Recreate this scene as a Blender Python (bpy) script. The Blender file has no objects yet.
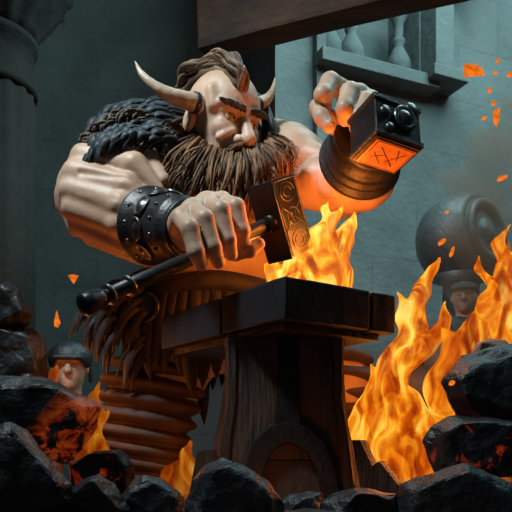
import bpy, bmesh, math, random
import numpy as np
from mathutils import Vector, Matrix, noise as mnoise

# ------------------------------------------------------------------ basics
scene = bpy.context.scene
COL = scene.collection
F, HZ, CX, CZ = 700.0, 450.0, 256.0, 0.36      # focal length in px, horizon row, centre column, eye height
random.seed(7)

def P(px, py, Y):
    return Vector(((px-CX)/F*Y, Y, CZ+(HZ-py)/F*Y))
def R(rpx, Y): return rpx/F*Y

def link(name, me, mat=None, parent=None, smooth=True):
    o = bpy.data.objects.new(name, me); COL.objects.link(o)
    if mat: me.materials.append(mat)
    if smooth and len(me.polygons): me.polygons.foreach_set('use_smooth', [True]*len(me.polygons))
    if parent:
        o.parent = parent
        o.matrix_parent_inverse = Matrix.Translation(-Vector(parent.location))
    return o
def pym(name, v, f, mat=None, parent=None, smooth=True):
    me = bpy.data.meshes.new(name); me.from_pydata([tuple(a) for a in v], [], [tuple(a) for a in f]); me.update()
    return link(name, me, mat, parent, smooth)
def bmo(name, bm, mat=None, parent=None, smooth=False):
    bmesh.ops.recalc_face_normals(bm, faces=bm.faces)
    me = bpy.data.meshes.new(name); bm.to_mesh(me); bm.free()
    return link(name, me, mat, parent, smooth)
def tag(o, label=None, cat=None, group=None, kind=None):
    if label: o['label'] = label
    if cat: o['category'] = cat
    if group: o['group'] = group
    if kind: o['kind'] = kind
    return o
def thing(name, loc, label, cat, group=None):
    o = bpy.data.objects.new(name, None); COL.objects.link(o); o.location = loc
    o.empty_display_size = .1
    return tag(o, label, cat, group)

# ------------------------------------------------------------------ materials
def newmat(name):
    m = bpy.data.materials.new(name); m.use_nodes = True
    nt = m.node_tree; nt.nodes.clear()
    return m, nt
def ramp(nt, fac, stops):
    r = nt.nodes.new('ShaderNodeValToRGB'); e = r.color_ramp.elements
    while len(e) > 1: e.remove(e[-1])
    e[0].position = stops[0][0]; e[0].color = (*stops[0][1], 1)
    for p, c in stops[1:]:
        n = e.new(p); n.color = (*c, 1)
    nt.links.new(fac, r.inputs[0]); return r.outputs[0]
def noise_tex(nt, scale, detail=4, stretch=(1,1,1), rough=.55, dist=0, vec=None):
    tc = nt.nodes.new('ShaderNodeTexCoord'); mp = nt.nodes.new('ShaderNodeMapping'); mp.inputs['Scale'].default_value = stretch
    nt.links.new(vec or tc.outputs['Object'], mp.inputs[0])
    n = nt.nodes.new('ShaderNodeTexNoise'); n.inputs['Scale'].default_value = scale; n.inputs['Detail'].default_value = detail
    n.inputs['Roughness'].default_value = rough; n.inputs['Distortion'].default_value = dist
    nt.links.new(mp.outputs[0], n.inputs['Vector']); return n
def mat(name, c1, c2=None, scale=6, rough=.6, metal=0, bump=.3, bscale=None, stretch=(1,1,1), island=0, sss=0, detail=5, bdist=.02, spec=.5):
    m, nt = newmat(name); L = nt.links.new
    out = nt.nodes.new('ShaderNodeOutputMaterial'); b = nt.nodes.new('ShaderNodeBsdfPrincipled'); L(b.outputs[0], out.inputs[0])
    b.inputs['Roughness'].default_value = rough; b.inputs['Metallic'].default_value = metal
    b.inputs['Specular IOR Level'].default_value = spec
    if sss:
        b.inputs['Subsurface Weight'].default_value = sss; b.inputs['Subsurface Scale'].default_value = .02
        b.inputs['Subsurface Radius'].default_value = (1, .35, .2)
    c2 = c2 or tuple(x*.6 for x in c1)
    n = noise_tex(nt, scale, detail, stretch)
    col = ramp(nt, n.outputs[0], [(.32, c2), (.68, c1)])
    if island:
        g = nt.nodes.new('ShaderNodeNewGeometry'); mr = nt.nodes.new('ShaderNodeMapRange')
        mr.inputs['To Min'].default_value = 1-island; mr.inputs['To Max'].default_value = 1+island
        L(g.outputs['Random Per Island'], mr.inputs[0])
        mx = nt.nodes.new('ShaderNodeVectorMath'); mx.operation = 'SCALE'; L(col, mx.inputs[0]); L(mr.outputs[0], mx.inputs['Scale']); col = mx.outputs[0]
    L(col, b.inputs['Base Color'])
    if bump:
        n2 = noise_tex(nt, bscale or scale*4, 5, stretch)
        bp = nt.nodes.new('ShaderNodeBump'); bp.inputs['Strength'].default_value = bump; bp.inputs['Distance'].default_value = bdist
        L(n2.outputs[0], bp.inputs['Height']); L(bp.outputs[0], b.inputs['Normal'])
    return m
def flame_mat(name, scale=5, gain=1.0, warp=.25, shift=0.0):
    m, nt = newmat(name); L = nt.links.new
    out = nt.nodes.new('ShaderNodeOutputMaterial'); add = nt.nodes.new('ShaderNodeAddShader')
    em = nt.nodes.new('ShaderNodeEmission'); tr = nt.nodes.new('ShaderNodeBsdfTransparent'); tr.inputs[0].default_value = (.42,.36,.30,1)
    tc = nt.nodes.new('ShaderNodeTexCoord')
    n1 = noise_tex(nt, 4.5, 2, (1,1,.5))
    sc = nt.nodes.new('ShaderNodeVectorMath'); sc.operation = 'SCALE'; sc.inputs['Scale'].default_value = warp; L(n1.outputs[1], sc.inputs[0])
    ad = nt.nodes.new('ShaderNodeVectorMath'); ad.operation = 'ADD'; L(tc.outputs['Object'], ad.inputs[0]); L(sc.outputs[0], ad.inputs[1])
    n2 = noise_tex(nt, scale, 3, (1,1,.33), .5, 1.2, vec=ad.outputs[0])
    s = shift
    col = ramp(nt, n2.outputs[0], [(.34-s, (.10,.010,.0005)), (.44-s, (.26,.034,.001)), (.50-s, (.40,.080,.002)), (.56-s, (.52,.17,.005)), (.63-s, (.66,.35,.03)), (.72-s, (.8,.55,.12))])
    L(col, em.inputs[0]); em.inputs[1].default_value = gain
    L(em.outputs[0], add.inputs[0]); L(tr.outputs[0], add.inputs[1]); L(add.outputs[0], out.inputs[0])
    return m
def coal_mat(name, glow=0.0, base=(.016,.020,.024), base2=(.006,.007,.009), gscale=9, thr=.56, mask=False):
    m, nt = newmat(name); L = nt.links.new
    out = nt.nodes.new('ShaderNodeOutputMaterial'); b = nt.nodes.new('ShaderNodeBsdfPrincipled'); L(b.outputs[0], out.inputs[0])
    n = noise_tex(nt, 7, 6); L(ramp(nt, n.outputs[0], [(.35, base2), (.65, base)]), b.inputs['Base Color'])
    b.inputs['Roughness'].default_value = .48
    v = nt.nodes.new('ShaderNodeTexVoronoi'); v.inputs['Scale'].default_value = 9; v.feature = 'DISTANCE_TO_EDGE'
    n3 = noise_tex(nt, 26, 5)
    bp = nt.nodes.new('ShaderNodeBump'); bp.inputs['Strength'].default_value = .55; bp.inputs['Distance'].default_value = .02
    L(n3.outputs[0], bp.inputs['Height']); L(bp.outputs[0], b.inputs['Normal'])
    if glow:
        g = noise_tex(nt, gscale, 5, (1,1,1), .7, .8)
        c = ramp(nt, g.outputs[0], [(thr-.04, (0,0,0)), (thr, (.35,.018,.002)), (thr+.12, (.9,.14,.01))])
        if mask:    # the glow sits on the broken lower right side of the lump
            tc = nt.nodes.new('ShaderNodeTexCoord'); dp = nt.nodes.new('ShaderNodeVectorMath'); dp.operation = 'DOT_PRODUCT'; dp.inputs[1].default_value = (.75,-.1,-.66)
            L(tc.outputs['Object'], dp.inputs[0]); mr = nt.nodes.new('ShaderNodeMapRange'); mr.inputs['From Min'].default_value = -.01; mr.inputs['From Max'].default_value = .05
            L(dp.outputs['Value'], mr.inputs[0]); mv = nt.nodes.new('ShaderNodeVectorMath'); mv.operation = 'SCALE'; L(c, mv.inputs[0]); L(mr.outputs[0], mv.inputs['Scale']); c = mv.outputs[0]
        L(c, b.inputs['Emission Color']); b.inputs['Emission Strength'].default_value = glow
    return m
def emis(name, c, s=1):
    m, nt = newmat(name); out = nt.nodes.new('ShaderNodeOutputMaterial'); e = nt.nodes.new('ShaderNodeEmission')
    n = noise_tex(nt, 40, 3); nt.links.new(ramp(nt, n.outputs[0], [(.35, tuple(x*.55 for x in c)), (.6, c)]), e.inputs[0]); e.inputs[1].default_value = s
    nt.links.new(e.outputs[0], out.inputs[0]); return m

M = dict(
 skin=mat('skin', (.53,.355,.25), (.38,.235,.155), 5, .5, 0, .22, 38, sss=.08, bdist=.008, stretch=(1,1,1)),
 beard=mat('beard_hair', (.21,.110,.055), (.075,.036,.018), 8, .6, 0, .3, 60, island=.75, spec=.2, bdist=.004),
 hair=mat('mohawk_hair', (.17,.110,.065), (.07,.044,.027), 8, .55, 0, .5, 60, island=.6, spec=.25, bdist=.004),
 brow=mat('eyebrow_hair', (.045,.025,.015), (.02,.012,.008), 20, .6, 0, .3),
 horn=mat('horn_bone', (.52,.42,.31), (.26,.18,.115), 14, .38, 0, .6, 30, (1,1,1), bdist=.006),
 leather=mat('black_leather', (.016,.016,.018), (.007,.007,.008), 12, .42, 0, .5, 50, bdist=.006),
 mantle=mat('dark_feather_leather', (.026,.038,.047), (.009,.013,.017), 10, .55, 0, .5, 40, island=.6, bdist=.005, spec=.3),
 fur=mat('brown_fur', (.11,.078,.05), (.04,.028,.02), 12, .7, 0, .4, 50, island=.5),
 iron=mat('dark_iron', (.035,.035,.037), (.014,.014,.015), 9, .36, .7, .4, 30, bdist=.006),
 steel=mat('worn_steel', (.14,.135,.13), (.08,.075,.07), 14, .32, .85, .3, 40, bdist=.004),
 firelit_tint=mat('firelit_tint_metal', (.62,.26,.08), (.32,.11,.03), 12, .42, .4, .5, 30, bdist=.006),  # orange base colour stands in for firelight on the hammer face
 cloth=mat('brown_cloth', (.075,.042,.027), (.035,.020,.014), 7, .8, 0, .4, 60, bdist=.006),
 hide=mat('dark_hide', (.026,.018,.014), (.011,.008,.007), 9, .7, 0, .5, 40, (1,1,.4), island=.35, bdist=.01),
 anviltop=mat('anvil_block_iron', (.009,.014,.021), (.005,.008,.011), 8, .6, 0, .5, 24, bdist=.008, spec=.25),
 wood=mat('charred_wood', (.085,.052,.034), (.035,.022,.016), 7, .65, 0, .7, 16, (3,3,.35), bdist=.02),
 darkiron=mat('black_iron_strap', (.012,.011,.011), (.006,.006,.006), 10, .5, .3, .4, 24),
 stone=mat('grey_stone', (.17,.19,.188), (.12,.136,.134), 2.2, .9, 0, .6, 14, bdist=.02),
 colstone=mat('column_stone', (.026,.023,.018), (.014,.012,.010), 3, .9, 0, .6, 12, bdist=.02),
 beam=mat('old_beam_wood', (.10,.052,.032), (.035,.025,.02), 3, .8, 0, .8, 9, (.6,3,3), bdist=.03),
 floor=mat('floor_stone', (.07,.068,.065), (.035,.034,.033), 2, .9, 0, .6, 10),
 ash=coal_mat('ash_bed', .5, (.03,.03,.03), (.012,.012,.012), 12, .6),
 coal=coal_mat('coal', 0, (.012,.016,.020), (.004,.0055,.007)),
 greycoal=coal_mat('weathered_coal', 0, (.030,.042,.052), (.008,.011,.014)),
 hotcoal=coal_mat('hot_coal', .22, (.016,.020,.024), (.006,.007,.008), gscale=13, thr=.49, mask=True),
 warmcoal=coal_mat('warm_coal', .3, gscale=7, thr=.60),
 shirt=mat('dark_shirt', (.05,.055,.06), None, 6, .85),
 drum=mat('old_drum_metal', (.15,.165,.165), (.08,.088,.088), 4, .5, .35, .5, 14),
 clay=mat('clay', (.20,.12,.075), (.12,.07,.045), 4, .75, 0, .3, 14),
 nail=mat('finger_nail', (.55,.36,.26), (.45,.28,.2), 10, .3, 0, 0),
 eye=mat('eye_white', (.36,.26,.17), (.28,.19,.12), 10, .2, 0, 0),
 iris=mat('amber_iris', (.75,.50,.06), (.5,.3,.03), 60, .2, 0, 0),
 pupil=mat('pupil', (.005,.005,.005), None, 5, .1, 0, 0),
 flame=flame_mat('flame', 10, 1.3, .25, .01), flame2=flame_mat('flame_bright', 12, 1.5, .2, .05), flame3=flame_mat('flame_red', 8, .6, .25, -.03),
 ember=emis('ember', (1.0,.20,.012), 1.0),
)
def brick_mat():
    m = M['stone'].copy(); m.name = 'stone_block_wall'; nt = m.node_tree; L = nt.links.new
    b = [n for n in nt.nodes if n.type == 'BSDF_PRINCIPLED'][0]
    tc = nt.nodes.new('ShaderNodeTexCoord')
    br = nt.nodes.new('ShaderNodeTexBrick'); br.inputs['Scale'].default_value = 1; br.inputs['Brick Width'].default_value = .95; br.inputs['Row Height'].default_value = .52
    br.inputs['Mortar Size'].default_value = .012; br.inputs['Mortar Smooth'].default_value = .6
    br.inputs['Color1'].default_value = (1,1,1,1); br.inputs['Color2'].default_value = (.88,.9,.9,1); br.inputs['Mortar'].default_value = (.82,.82,.82,1)
    L(tc.outputs['UV'], br.inputs['Vector'])
    mx = nt.nodes.new('ShaderNodeMix'); mx.data_type = 'RGBA'; mx.blend_type = 'MULTIPLY'; mx.inputs[0].default_value = 1
    src = b.inputs['Base Color'].links[0].from_socket
    L(src, mx.inputs[6]); L(br.outputs[0], mx.inputs[7]); L(mx.outputs[2], b.inputs['Base Color'])
    return m
M['brick'] = brick_mat()

# ------------------------------------------------------------------ mesh helpers
def box_bm(bm, c, ex, ey, ez, bevel=0, seg=2):
    """box from centre and three half-edge vectors"""
    c = Vector(c); ex, ey, ez = Vector(ex), Vector(ey), Vector(ez)
    vs = [bm.verts.new(c+ex*i+ey*j+ez*k) for i in (-1,1) for j in (-1,1) for k in (-1,1)]
    fs = [bm.faces.new([vs[q] for q in f]) for f in ((0,1,3,2),(4,6,7,5),(0,4,5,1),(2,3,7,6),(0,2,6,4),(1,5,7,3))]
    if bevel:
        es = list({e for f in fs for e in f.edges})
        bmesh.ops.bevel(bm, geom=es, offset=bevel, segments=seg, affect='EDGES', profile=.6)
def box(name, c, ex, ey, ez, m, parent=None, bevel=.008):
    bm = bmesh.new(); box_bm(bm, c, ex, ey, ez, bevel); return bmo(name, bm, m, parent)
def frame_from(d, up=Vector((0,0,1))):
    d = Vector(d).normalized()
    if abs(d.dot(up)) > .98: up = Vector((1,0,0))
    a = d.cross(up).normalized(); b = a.cross(d).normalized()
    return a, b, d
def tube(pts, rads, n=8, V=None, Fc=None, flat=None, fl=1.0):
    """append a closed tapered tube to V,Fc; flat = direction along which it is thinned by fl"""
    if V is None: V, Fc = [], []
    base = len(V); pts = [Vector(p) for p in pts]; K = len(pts)
    a = None
    for i, p in enumerate(pts):
        t = (pts[min(i+1, K-1)]-pts[max(i-1, 0)])
        if t.length < 1e-9: t = Vector((0,0,1))
        t.normalize()
        if flat is not None:
            a = (flat - t*flat.dot(t)); a = a.normalized() if a.length > 1e-6 else frame_from(t)[0]
        else:
            a = frame_from(t)[0] if a is None else (a-t*a.dot(t)).normalized()
        b = t.cross(a)
        for q in range(n):
            an = 2*math.pi*q/n
            V.append(p + a*(math.cos(an)*rads[i]*fl) + b*(math.sin(an)*rads[i]))
    for i in range(K-1):
        for q in range(n):
            Fc.append((base+i*n+q, base+i*n+(q+1)%n, base+(i+1)*n+(q+1)%n, base+(i+1)*n+q))
    Fc.append(tuple(base+q for q in range(n))[::-1]); Fc.append(tuple(base+(K-1)*n+q for q in range(n)))
    return V, Fc
def bez(ps, n):
    """Catmull-Rom through points"""
    ps = [Vector(p) for p in ps]; ps = [ps[0]*2-ps[1]]+ps+[ps[-1]*2-ps[-2]]; out = []
    segs = len(ps)-3
    for i in range(n+1):
        u = i/n*segs; s = min(int(u), segs-1); t = u-s; a,b,c,d = ps[s:s+4]
        out.append(.5*((2*b)+(c-a)*t+(2*a-5*b+4*c-d)*t*t+(3*b-a-3*c+d)*t**3))
    return out
def lathe(name, prof, c, axis, m, parent=None, n=32, smooth=True):
    a, b, d = frame_from(axis); c = Vector(c); V, Fc = [], []
    for (r, h) in prof:
        for q in range(n):
            an = 2*math.pi*q/n; V.append(c+d*h+a*(r*math.cos(an))+b*(r*math.sin(an)))
    for i in range(len(prof)-1):
        for q in range(n): Fc.append((i*n+q, i*n+(q+1)%n, (i+1)*n+(q+1)%n, (i+1)*n+q))
    Fc.append(tuple(range(n))[::-1]); Fc.append(tuple((len(prof)-1)*n+q for q in range(n)))
    bm = bmesh.new(); vs = [bm.verts.new(v) for v in V]
    for f in Fc: bm.faces.new([vs[i] for i in f])
    return bmo(name, bm, m, parent, smooth)

# ------------------------------------------------------------------ SDF sculpting (smooth unions + surface nets)
def cap(p1, r1, p2, r2, k=.02): return ('c', np.array(p1, float), r1, np.array(p2, float), r2, k)
def sph(p, r, k=.02): return ('c', np.array(p, float), r, np.array(p, float)+np.array((0,0,1e-4)), r, k)
def ell(p, rad, axes=None, k=.03):
    A = np.array(axes, float) if axes is not None else np.eye(3)     # rows are the axes
    return ('e', np.array(p, float), np.array(rad, float), A, k)
def grp(k, items): return ('g', k, items)
def cut(item): return ('x', item)
def ev(node, X, cc, rc):
    t = node[0]
    if t == 'x': return ev(node[1], X, cc, rc)
    if t == 'c':
        _, a, ra, b, rb, k = node
        m = (a+b)/2
        if np.linalg.norm(m-cc) - np.linalg.norm(b-a)/2 - max(ra, rb) - rc > .12: return None
        ab = b-a; L2 = ab@ab; h = np.clip(((X-a)@ab)/L2, 0, 1)
        return np.sqrt((((X-a)-h[:,None]*ab)**2).sum(1)) - (ra+(rb-ra)*h)
    if t == 'e':
        _, c, rad, A, k = node
        if np.linalg.norm(c-cc)-rad.max()-rc > .12: return None
        q = (X-c)@A.T; k0 = np.sqrt(((q/rad)**2).sum(1)); k1 = np.sqrt(((q/rad**2)**2).sum(1))+1e-9
        return k0*(k0-1)/k1
    d = None
    for it in node[2]:
        v = ev(it, X, cc, rc)
        if v is None: continue
        src = it[1] if it[0] == 'x' else it
        k = src[1] if src[0] == 'g' else src[-1]
        if it[0] == 'x':
            if d is None: continue
            h = np.clip(.5-.5*(d+v)/k, 0, 1); d = d*(1-h)-v*h+k*h*(1-h)
        elif d is None: d = v
        else:
            h = np.clip(.5+.5*(d-v)/k, 0, 1); d = d*(1-h)+v*h-k*h*(1-h)
    return d
def sculpt(name, tree, lo, hi, h, m, parent=None, warp=None, noise_fn=None):
    lo = np.array(lo, float); B = 8
    nc = np.ceil((np.array(hi)-lo)/(h*B)).astype(int)+1
    n = nc*B
    cx = [lo[i]+(np.arange(nc[i])+.5)*h*B for i in range(3)]
    G = np.stack(np.meshgrid(*cx, indexing='ij'), -1).reshape(-1, 3)
    W = (lambda X: warp(X)) if warp else (lambda X: X)
    dc = np.full(len(G), 9.0)
    # coarse pass in slabs so far primitives are skipped
    for s in range(0, len(G), 4096):
        g = G[s:s+4096]; cc = (g.min(0)+g.max(0))/2; rc = np.linalg.norm(g.max(0)-g.min(0))/2+.15
        v = ev(tree, W(g), cc, rc)
        if v is not None: dc[s:s+4096] = v
    act = np.where(np.abs(dc) < h*B*1.35+(.03 if warp else 0)+.006)[0]
    D = np.full(tuple(n), 1.0, np.float32)
    Dv = D.reshape(nc[0], B, nc[1], B, nc[2], B)
    ins = dc.reshape(nc) < 0
    Dv[:] = np.where(ins[:, None, :, None, :, None], -1.0, 1.0)
    off = np.stack(np.meshgrid(*[np.arange(B)]*3, indexing='ij'), -1).reshape(-1, 3)*h
    ijk = np.stack(np.unravel_index(act, nc), 1)
    key = (ijk[:,0]//3)*10**6+(ijk[:,1]//3)*10**3+(ijk[:,2]//3)
    order = np.argsort(key, kind='stable'); ijk = ijk[order]; key = key[order]
    cuts = np.flatnonzero(np.diff(key))+1
    for ch in np.split(ijk, cuts):
        base = lo+ch*h*B
        X = (base[:, None, :]+off[None]).reshape(-1, 3)
        cc = (X.min(0)+X.max(0))/2; rc = np.linalg.norm(X.max(0)-X.min(0))/2
        XW = W(X)
        v = ev(tree, XW, cc, rc+(.05 if warp else 0))
        if v is None: v = np.full(len(X), 1.0)
        if noise_fn: v = v+noise_fn(X)
        v = v.reshape(len(ch), B, B, B)
        for q, (i, j, k) in enumerate(ch): Dv[i, :, j, :, k, :] = v[q]
    # surface nets
    S = D < 0
    c = S[:-1,:-1,:-1].astype(np.int8)
    for dx in (0,1):
        for dy in (0,1):
            for dz in (0,1):
                if dx or dy or dz: c = c+S[dx:n[0]-1+dx, dy:n[1]-1+dy, dz:n[2]-1+dz]
    cells = np.argwhere((c > 0) & (c < 8))
    idx = np.full(c.shape, -1, np.int32); idx[tuple(cells.T)] = np.arange(len(cells))
    acc = np.zeros((len(cells), 3)); cnt = np.zeros(len(cells))
    cor = [(a,b_,d) for a in (0,1) for b_ in (0,1) for d in (0,1)]
    vals = {o_: D[cells[:,0]+o_[0], cells[:,1]+o_[1], cells[:,2]+o_[2]] for o_ in cor}
    for a in cor:
        for ax in range(3):
            if a[ax] == 0:
                b_ = list(a); b_[ax] = 1; b_ = tuple(b_)
                va, vb = vals[a], vals[b_]; mk = (va < 0) != (vb < 0)
                t = np.where(mk, va/np.where(mk, va-vb, 1), 0)
                p = np.tile(np.array(a, float), (len(cells), 1)); p[:, ax] = t
                acc += p*mk[:, None]; cnt += mk
    Vt = lo+(cells+acc/cnt[:, None])*h
    quads = []
    for ax in range(3):
        u, w = (ax+1) % 3, (ax+2) % 3
        sl = [slice(None)]*3; sl2 = [slice(None)]*3; sl[ax] = slice(0, -1); sl2[ax] = slice(1, None)
        ch = S[tuple(sl)] != S[tuple(sl2)]
        e = np.argwhere(ch); e = e[(e[:, u] > 0) & (e[:, w] > 0) & (e[:, u] < n[u]-1) & (e[:, w] < n[w]-1)]
        def at_(du, dw):
            q = e.copy(); q[:, u] -= du; q[:, w] -= dw; return idx[tuple(q.T)]
        Q = np.stack([at_(1,1), at_(0,1), at_(0,0), at_(1,0)], 1)
        flip = ~S[tuple(e.T)]; Q[flip] = Q[flip][:, ::-1]
        quads.append(Q)
    Q = np.concatenate(quads); Q = Q[(Q >= 0).all(1)]
    me = bpy.data.meshes.new(name)
    me.vertices.add(len(Vt)); me.vertices.foreach_set('co', Vt.astype(np.float32).ravel())
    me.loops.add(len(Q)*4); me.loops.foreach_set('vertex_index', Q.astype(np.int32).ravel())
    me.polygons.add(len(Q)); me.polygons.foreach_set('loop_start', np.arange(0, len(Q)*4, 4, dtype=np.int32))
    me.polygons.foreach_set('loop_total', np.full(len(Q), 4, np.int32))
    me.update(calc_edges=True); me.validate()
    return link(name, me, m, parent)

# ================================================================== THE SETTING
def wall(name, p0, p1, z0, z1, th, m, hole=None):
    """upright wall whose front face runs p0->p1 (seen from the camera side), with UVs in metres; hole=(s0,s1,z0,z1)"""
    p0, p1 = Vector((*p0,0)), Vector((*p1,0)); d = (p1-p0); Ln = d.length; d.normalize(); nrm = Vector((-d.y, d.x, 0))  # away from camera
    bm = bmesh.new(); uv = bm.loops.layers.uv.new('uv')
    def slab(s0, s1, a, b):
        box_bm(bm, p0+d*((s0+s1)/2)+nrm*(th/2)+Vector((0,0,(a+b)/2)), d*((s1-s0)/2), nrm*(th/2), Vector((0,0,(b-a)/2)))
    if hole:
        h0, h1, a, b = hole; slab(0, h0, z0, z1); slab(h1, Ln, z0, z1); slab(h0, h1, z0, a)
        if b < z1: slab(h0, h1, b, z1)
    else: slab(0, Ln, z0, z1)
    for f in bm.faces:
        for l in f.loops: l[uv].uv = ((l.vert.co-p0).dot(d), l.vert.co.z)
    o = bmo(name, bm, m); tag(o, kind='structure'); return o, p0, d, nrm
# floor
o = box('floor', (0,3.5,-.05), (6,0,0), (0,5,0), (0,0,.05), M['floor'], None, 0); tag(o, kind='structure')
wall('wall_back', (-5,7.4), (1.6,7.4), 0, 7, .4, M['brick'])
Q0 = Vector((.59,6.0,0)); Qd = Vector((.916,.40,0)).normalized()
w0 = Q0-Qd*.47; w1 = Q0+Qd*4.5
sill_z = .36+(450-60)/700*6.0
_, wp, wd, wn = wall('wall_right', (w0.x,w0.y), (w1.x,w1.y), 0, 7, .5, M['brick'], hole=(.47-.02, .47+.98, sill_z, 5.2))
o = box('wall_alcove', wp+wd*.97+wn*.55+Vector((0,0,4)), wd*.75, wn*.06, (0,0,1.6), M['stone'], None, 0); tag(o, kind='structure')
def on_wall(s, z, out=0): return wp+wd*s-wn*out+Vector((0,0,z))
# sill, window frame, pilaster with its bracket, wall ledge
o = box('trim_1', on_wall(.95, sill_z-.05, .06), wd*.60, wn*.12, (0,0,.055), M['stone']); tag(o, kind='structure')
o = box('trim_2', on_wall(.40, 4.1, .02), wd*.045, wn*.05, (0,0,1.2), M['stone']); tag(o, kind='structure')
bm = bmesh.new()
zb = .36+(450-92)/700*6.42
box_bm(bm, on_wall(1.57, zb+1.65, .10), wd*.10, wn*.12, Vector((0,0,1.6)), .01)
box_bm(bm, on_wall(1.60, zb+.06, .13), wd*.19, wn*.15, Vector((0,0,.05)), .01)
o = bmo('trim_3', bm, M['stone']); tag(o, kind='structure')
bm = bmesh.new(); box_bm(bm, on_wall(2.05, zb+2.2, .2), (wd*.5+Vector((0,0,.8)))*.5, wn*.22, Vector((0,0,.9)), .01)
o = bmo('trim_4', bm, M['stone']); tag(o, kind='structure')
# balusters standing on the sill
pr = [(.085,0),(.085,.05),(.05,.07),(.10,.14),(.135,.24),(.125,.34),(.075,.46),(.05,.52),(.07,.56),(.07,.60),(.045,.63),(.055,.80),(.10,.9),(.10,1.0)]
bal = [(.60,'leftmost'),(.83,'middle'),(1.34,'right')]
for s, w in bal:
    o = lathe('baluster', [(r_*.86, h_*.75) for r_, h_ in pr], on_wall(s, sill_z+.005, -.16), (0,0,1), M['stone'])
    tag(o, {'leftmost':'pale stone baluster at the left end of the high wall opening, mostly behind its neighbour','middle':'round bellied stone baluster second from left in the high wall opening','right':'stone baluster beside the pilaster, standing apart at the right of the opening'}[w], 'baluster', 'stone balusters in the wall opening')
# beam
b0 = P(197,48,4.4); b1 = P(385,0,3.93); bd = (b1-b0); bd.z = 0; Lb = bd.length; bd.normalize(); bn = Vector((-bd.y, bd.x, 0))
bm = bmesh.new(); box_bm(bm, b0+bd*1.6+bn*.10+Vector((0,0,.22)), bd*1.6, bn*.10, Vector((0,0,.22)), .02)
bmesh.ops.subdivide_edges(bm, edges=bm.edges[:], cuts=7, use_grid_fill=True)
for v in bm.verts:
    nn = mnoise.noise_vector(v.co*4)*.03; v.co += nn
o = bmo('trim_5', bm, M['beam'], smooth=False); tag(o, kind='structure')
# column on the left
cc_ = P(-12, 450, 5.0); cc_.z = 0
def fl(name, prof, flute, parent, m):
    n = 96; V, Fc = [], []
    for r, h in prof:
        for q in range(n):
            an = 2*math.pi*q/n; rr = r*(1-(flute*(.5-.5*math.cos(an*16))) )
            V.append(cc_+Vector((rr*math.cos(an), rr*math.sin(an), h)))
    for i in range(len(prof)-1):
        for q in range(n): Fc.append((i*n+q, i*n+(q+1)%n, (i+1)*n+(q+1)%n, (i+1)*n+q))
    Fc.append(tuple(range(n))[::-1]); Fc.append(tuple((len(prof)-1)*n+q for q in range(n)))
    return pym(name, V, Fc, m, parent)
zz = lambda y: .36+(450-y)/700*5
col = thing('column', cc_, 'tall dark stone column with carved capital at the left edge', 'column')
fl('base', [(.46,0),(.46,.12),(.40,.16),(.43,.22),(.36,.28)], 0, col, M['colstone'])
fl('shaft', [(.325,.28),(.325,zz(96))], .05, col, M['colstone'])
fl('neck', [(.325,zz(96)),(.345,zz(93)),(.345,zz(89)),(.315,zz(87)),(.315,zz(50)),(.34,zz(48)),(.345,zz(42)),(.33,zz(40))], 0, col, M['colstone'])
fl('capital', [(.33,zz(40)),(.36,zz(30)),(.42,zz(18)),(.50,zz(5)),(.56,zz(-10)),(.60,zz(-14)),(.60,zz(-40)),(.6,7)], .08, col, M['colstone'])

# ground mound of ash under the coals
N = 70; V, Fc = [], []
for j in range(N):
    for i in range(N):
        x = -1.9+3.8*i/(N-1); y = 1.25+2.6*j/(N-1)
        e = min(1, min(x+1.9, 1.9-x, y-1.25, 3.85-y)/.35)
        hgt = .17-.10*max(0, min(1, (y-2.5)/.7))
        z = (hgt+.05*mnoise.fractal(Vector((x*2.5,y*2.5,0)), 1, 2, 4))*max(0,e)-.01
        V.append((x,y,z))
for j in range(N-1):
    for i in range(N-1): Fc.append((j*N+i, j*N+i+1, (j+1)*N+i+1, (j+1)*N+i))
nb = len(V); ring = [i for i in range(N)]+[j*N+N-1 for j in range(1,N)]+[(N-1)*N+i for i in range(N-2,-1,-1)]+[j*N for j in range(N-2,0,-1)]
o = pym('ash_bed', V, Fc, M['ash']); tag(o, 'heap of ash and embers under the coals', 'ash', kind='stuff')

# ================================================================== ANVIL
Nn = Vector((.097,2.35,0)); lv = Vector((-.522,.75,0)); rv = lv.cross(Vector((0,0,1))); 
rv = Vector((.75,.522,0)).normalized()*.535; lv = Vector((-.522,.75,0)).normalized()*.915
zt, th_ = .9475, .144
anvil = thing('anvil', (Nn+lv*.5+rv*.5), 'massive dark block topped anvil on a flared wooden pedestal with iron strap', 'anvil')
def block(a0, a1, c0, c1, dz=0, gap=.004):
    la, ra = lv.normalized(), rv.normalized()
    c = Nn+lv*((a0+a1)/2)+rv*((c0+c1)/2)+Vector((0,0,zt-th_/2+dz))
    bm = bmesh.new(); box_bm(bm, c, lv*((a1-a0)/2)-la*gap, rv*((c1-c0)/2)-ra*gap, Vector((0,0,th_/2)), .008, 2)
    bmesh.ops.subdivide_edges(bm, edges=[e for e in bm.edges if e.calc_length() > .1], cuts=6, use_grid_fill=True)
    for v in bm.verts: v.co += mnoise.noise_vector(v.co*14)*.003
    bmo('top_block', bm, M['anviltop'], anvil)
block(.0,.45,0,.75); block(.45,1,0,1); block(0,.45,.75,1, -.002)
pc = Vector((.055,2.88,0)); 
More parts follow.
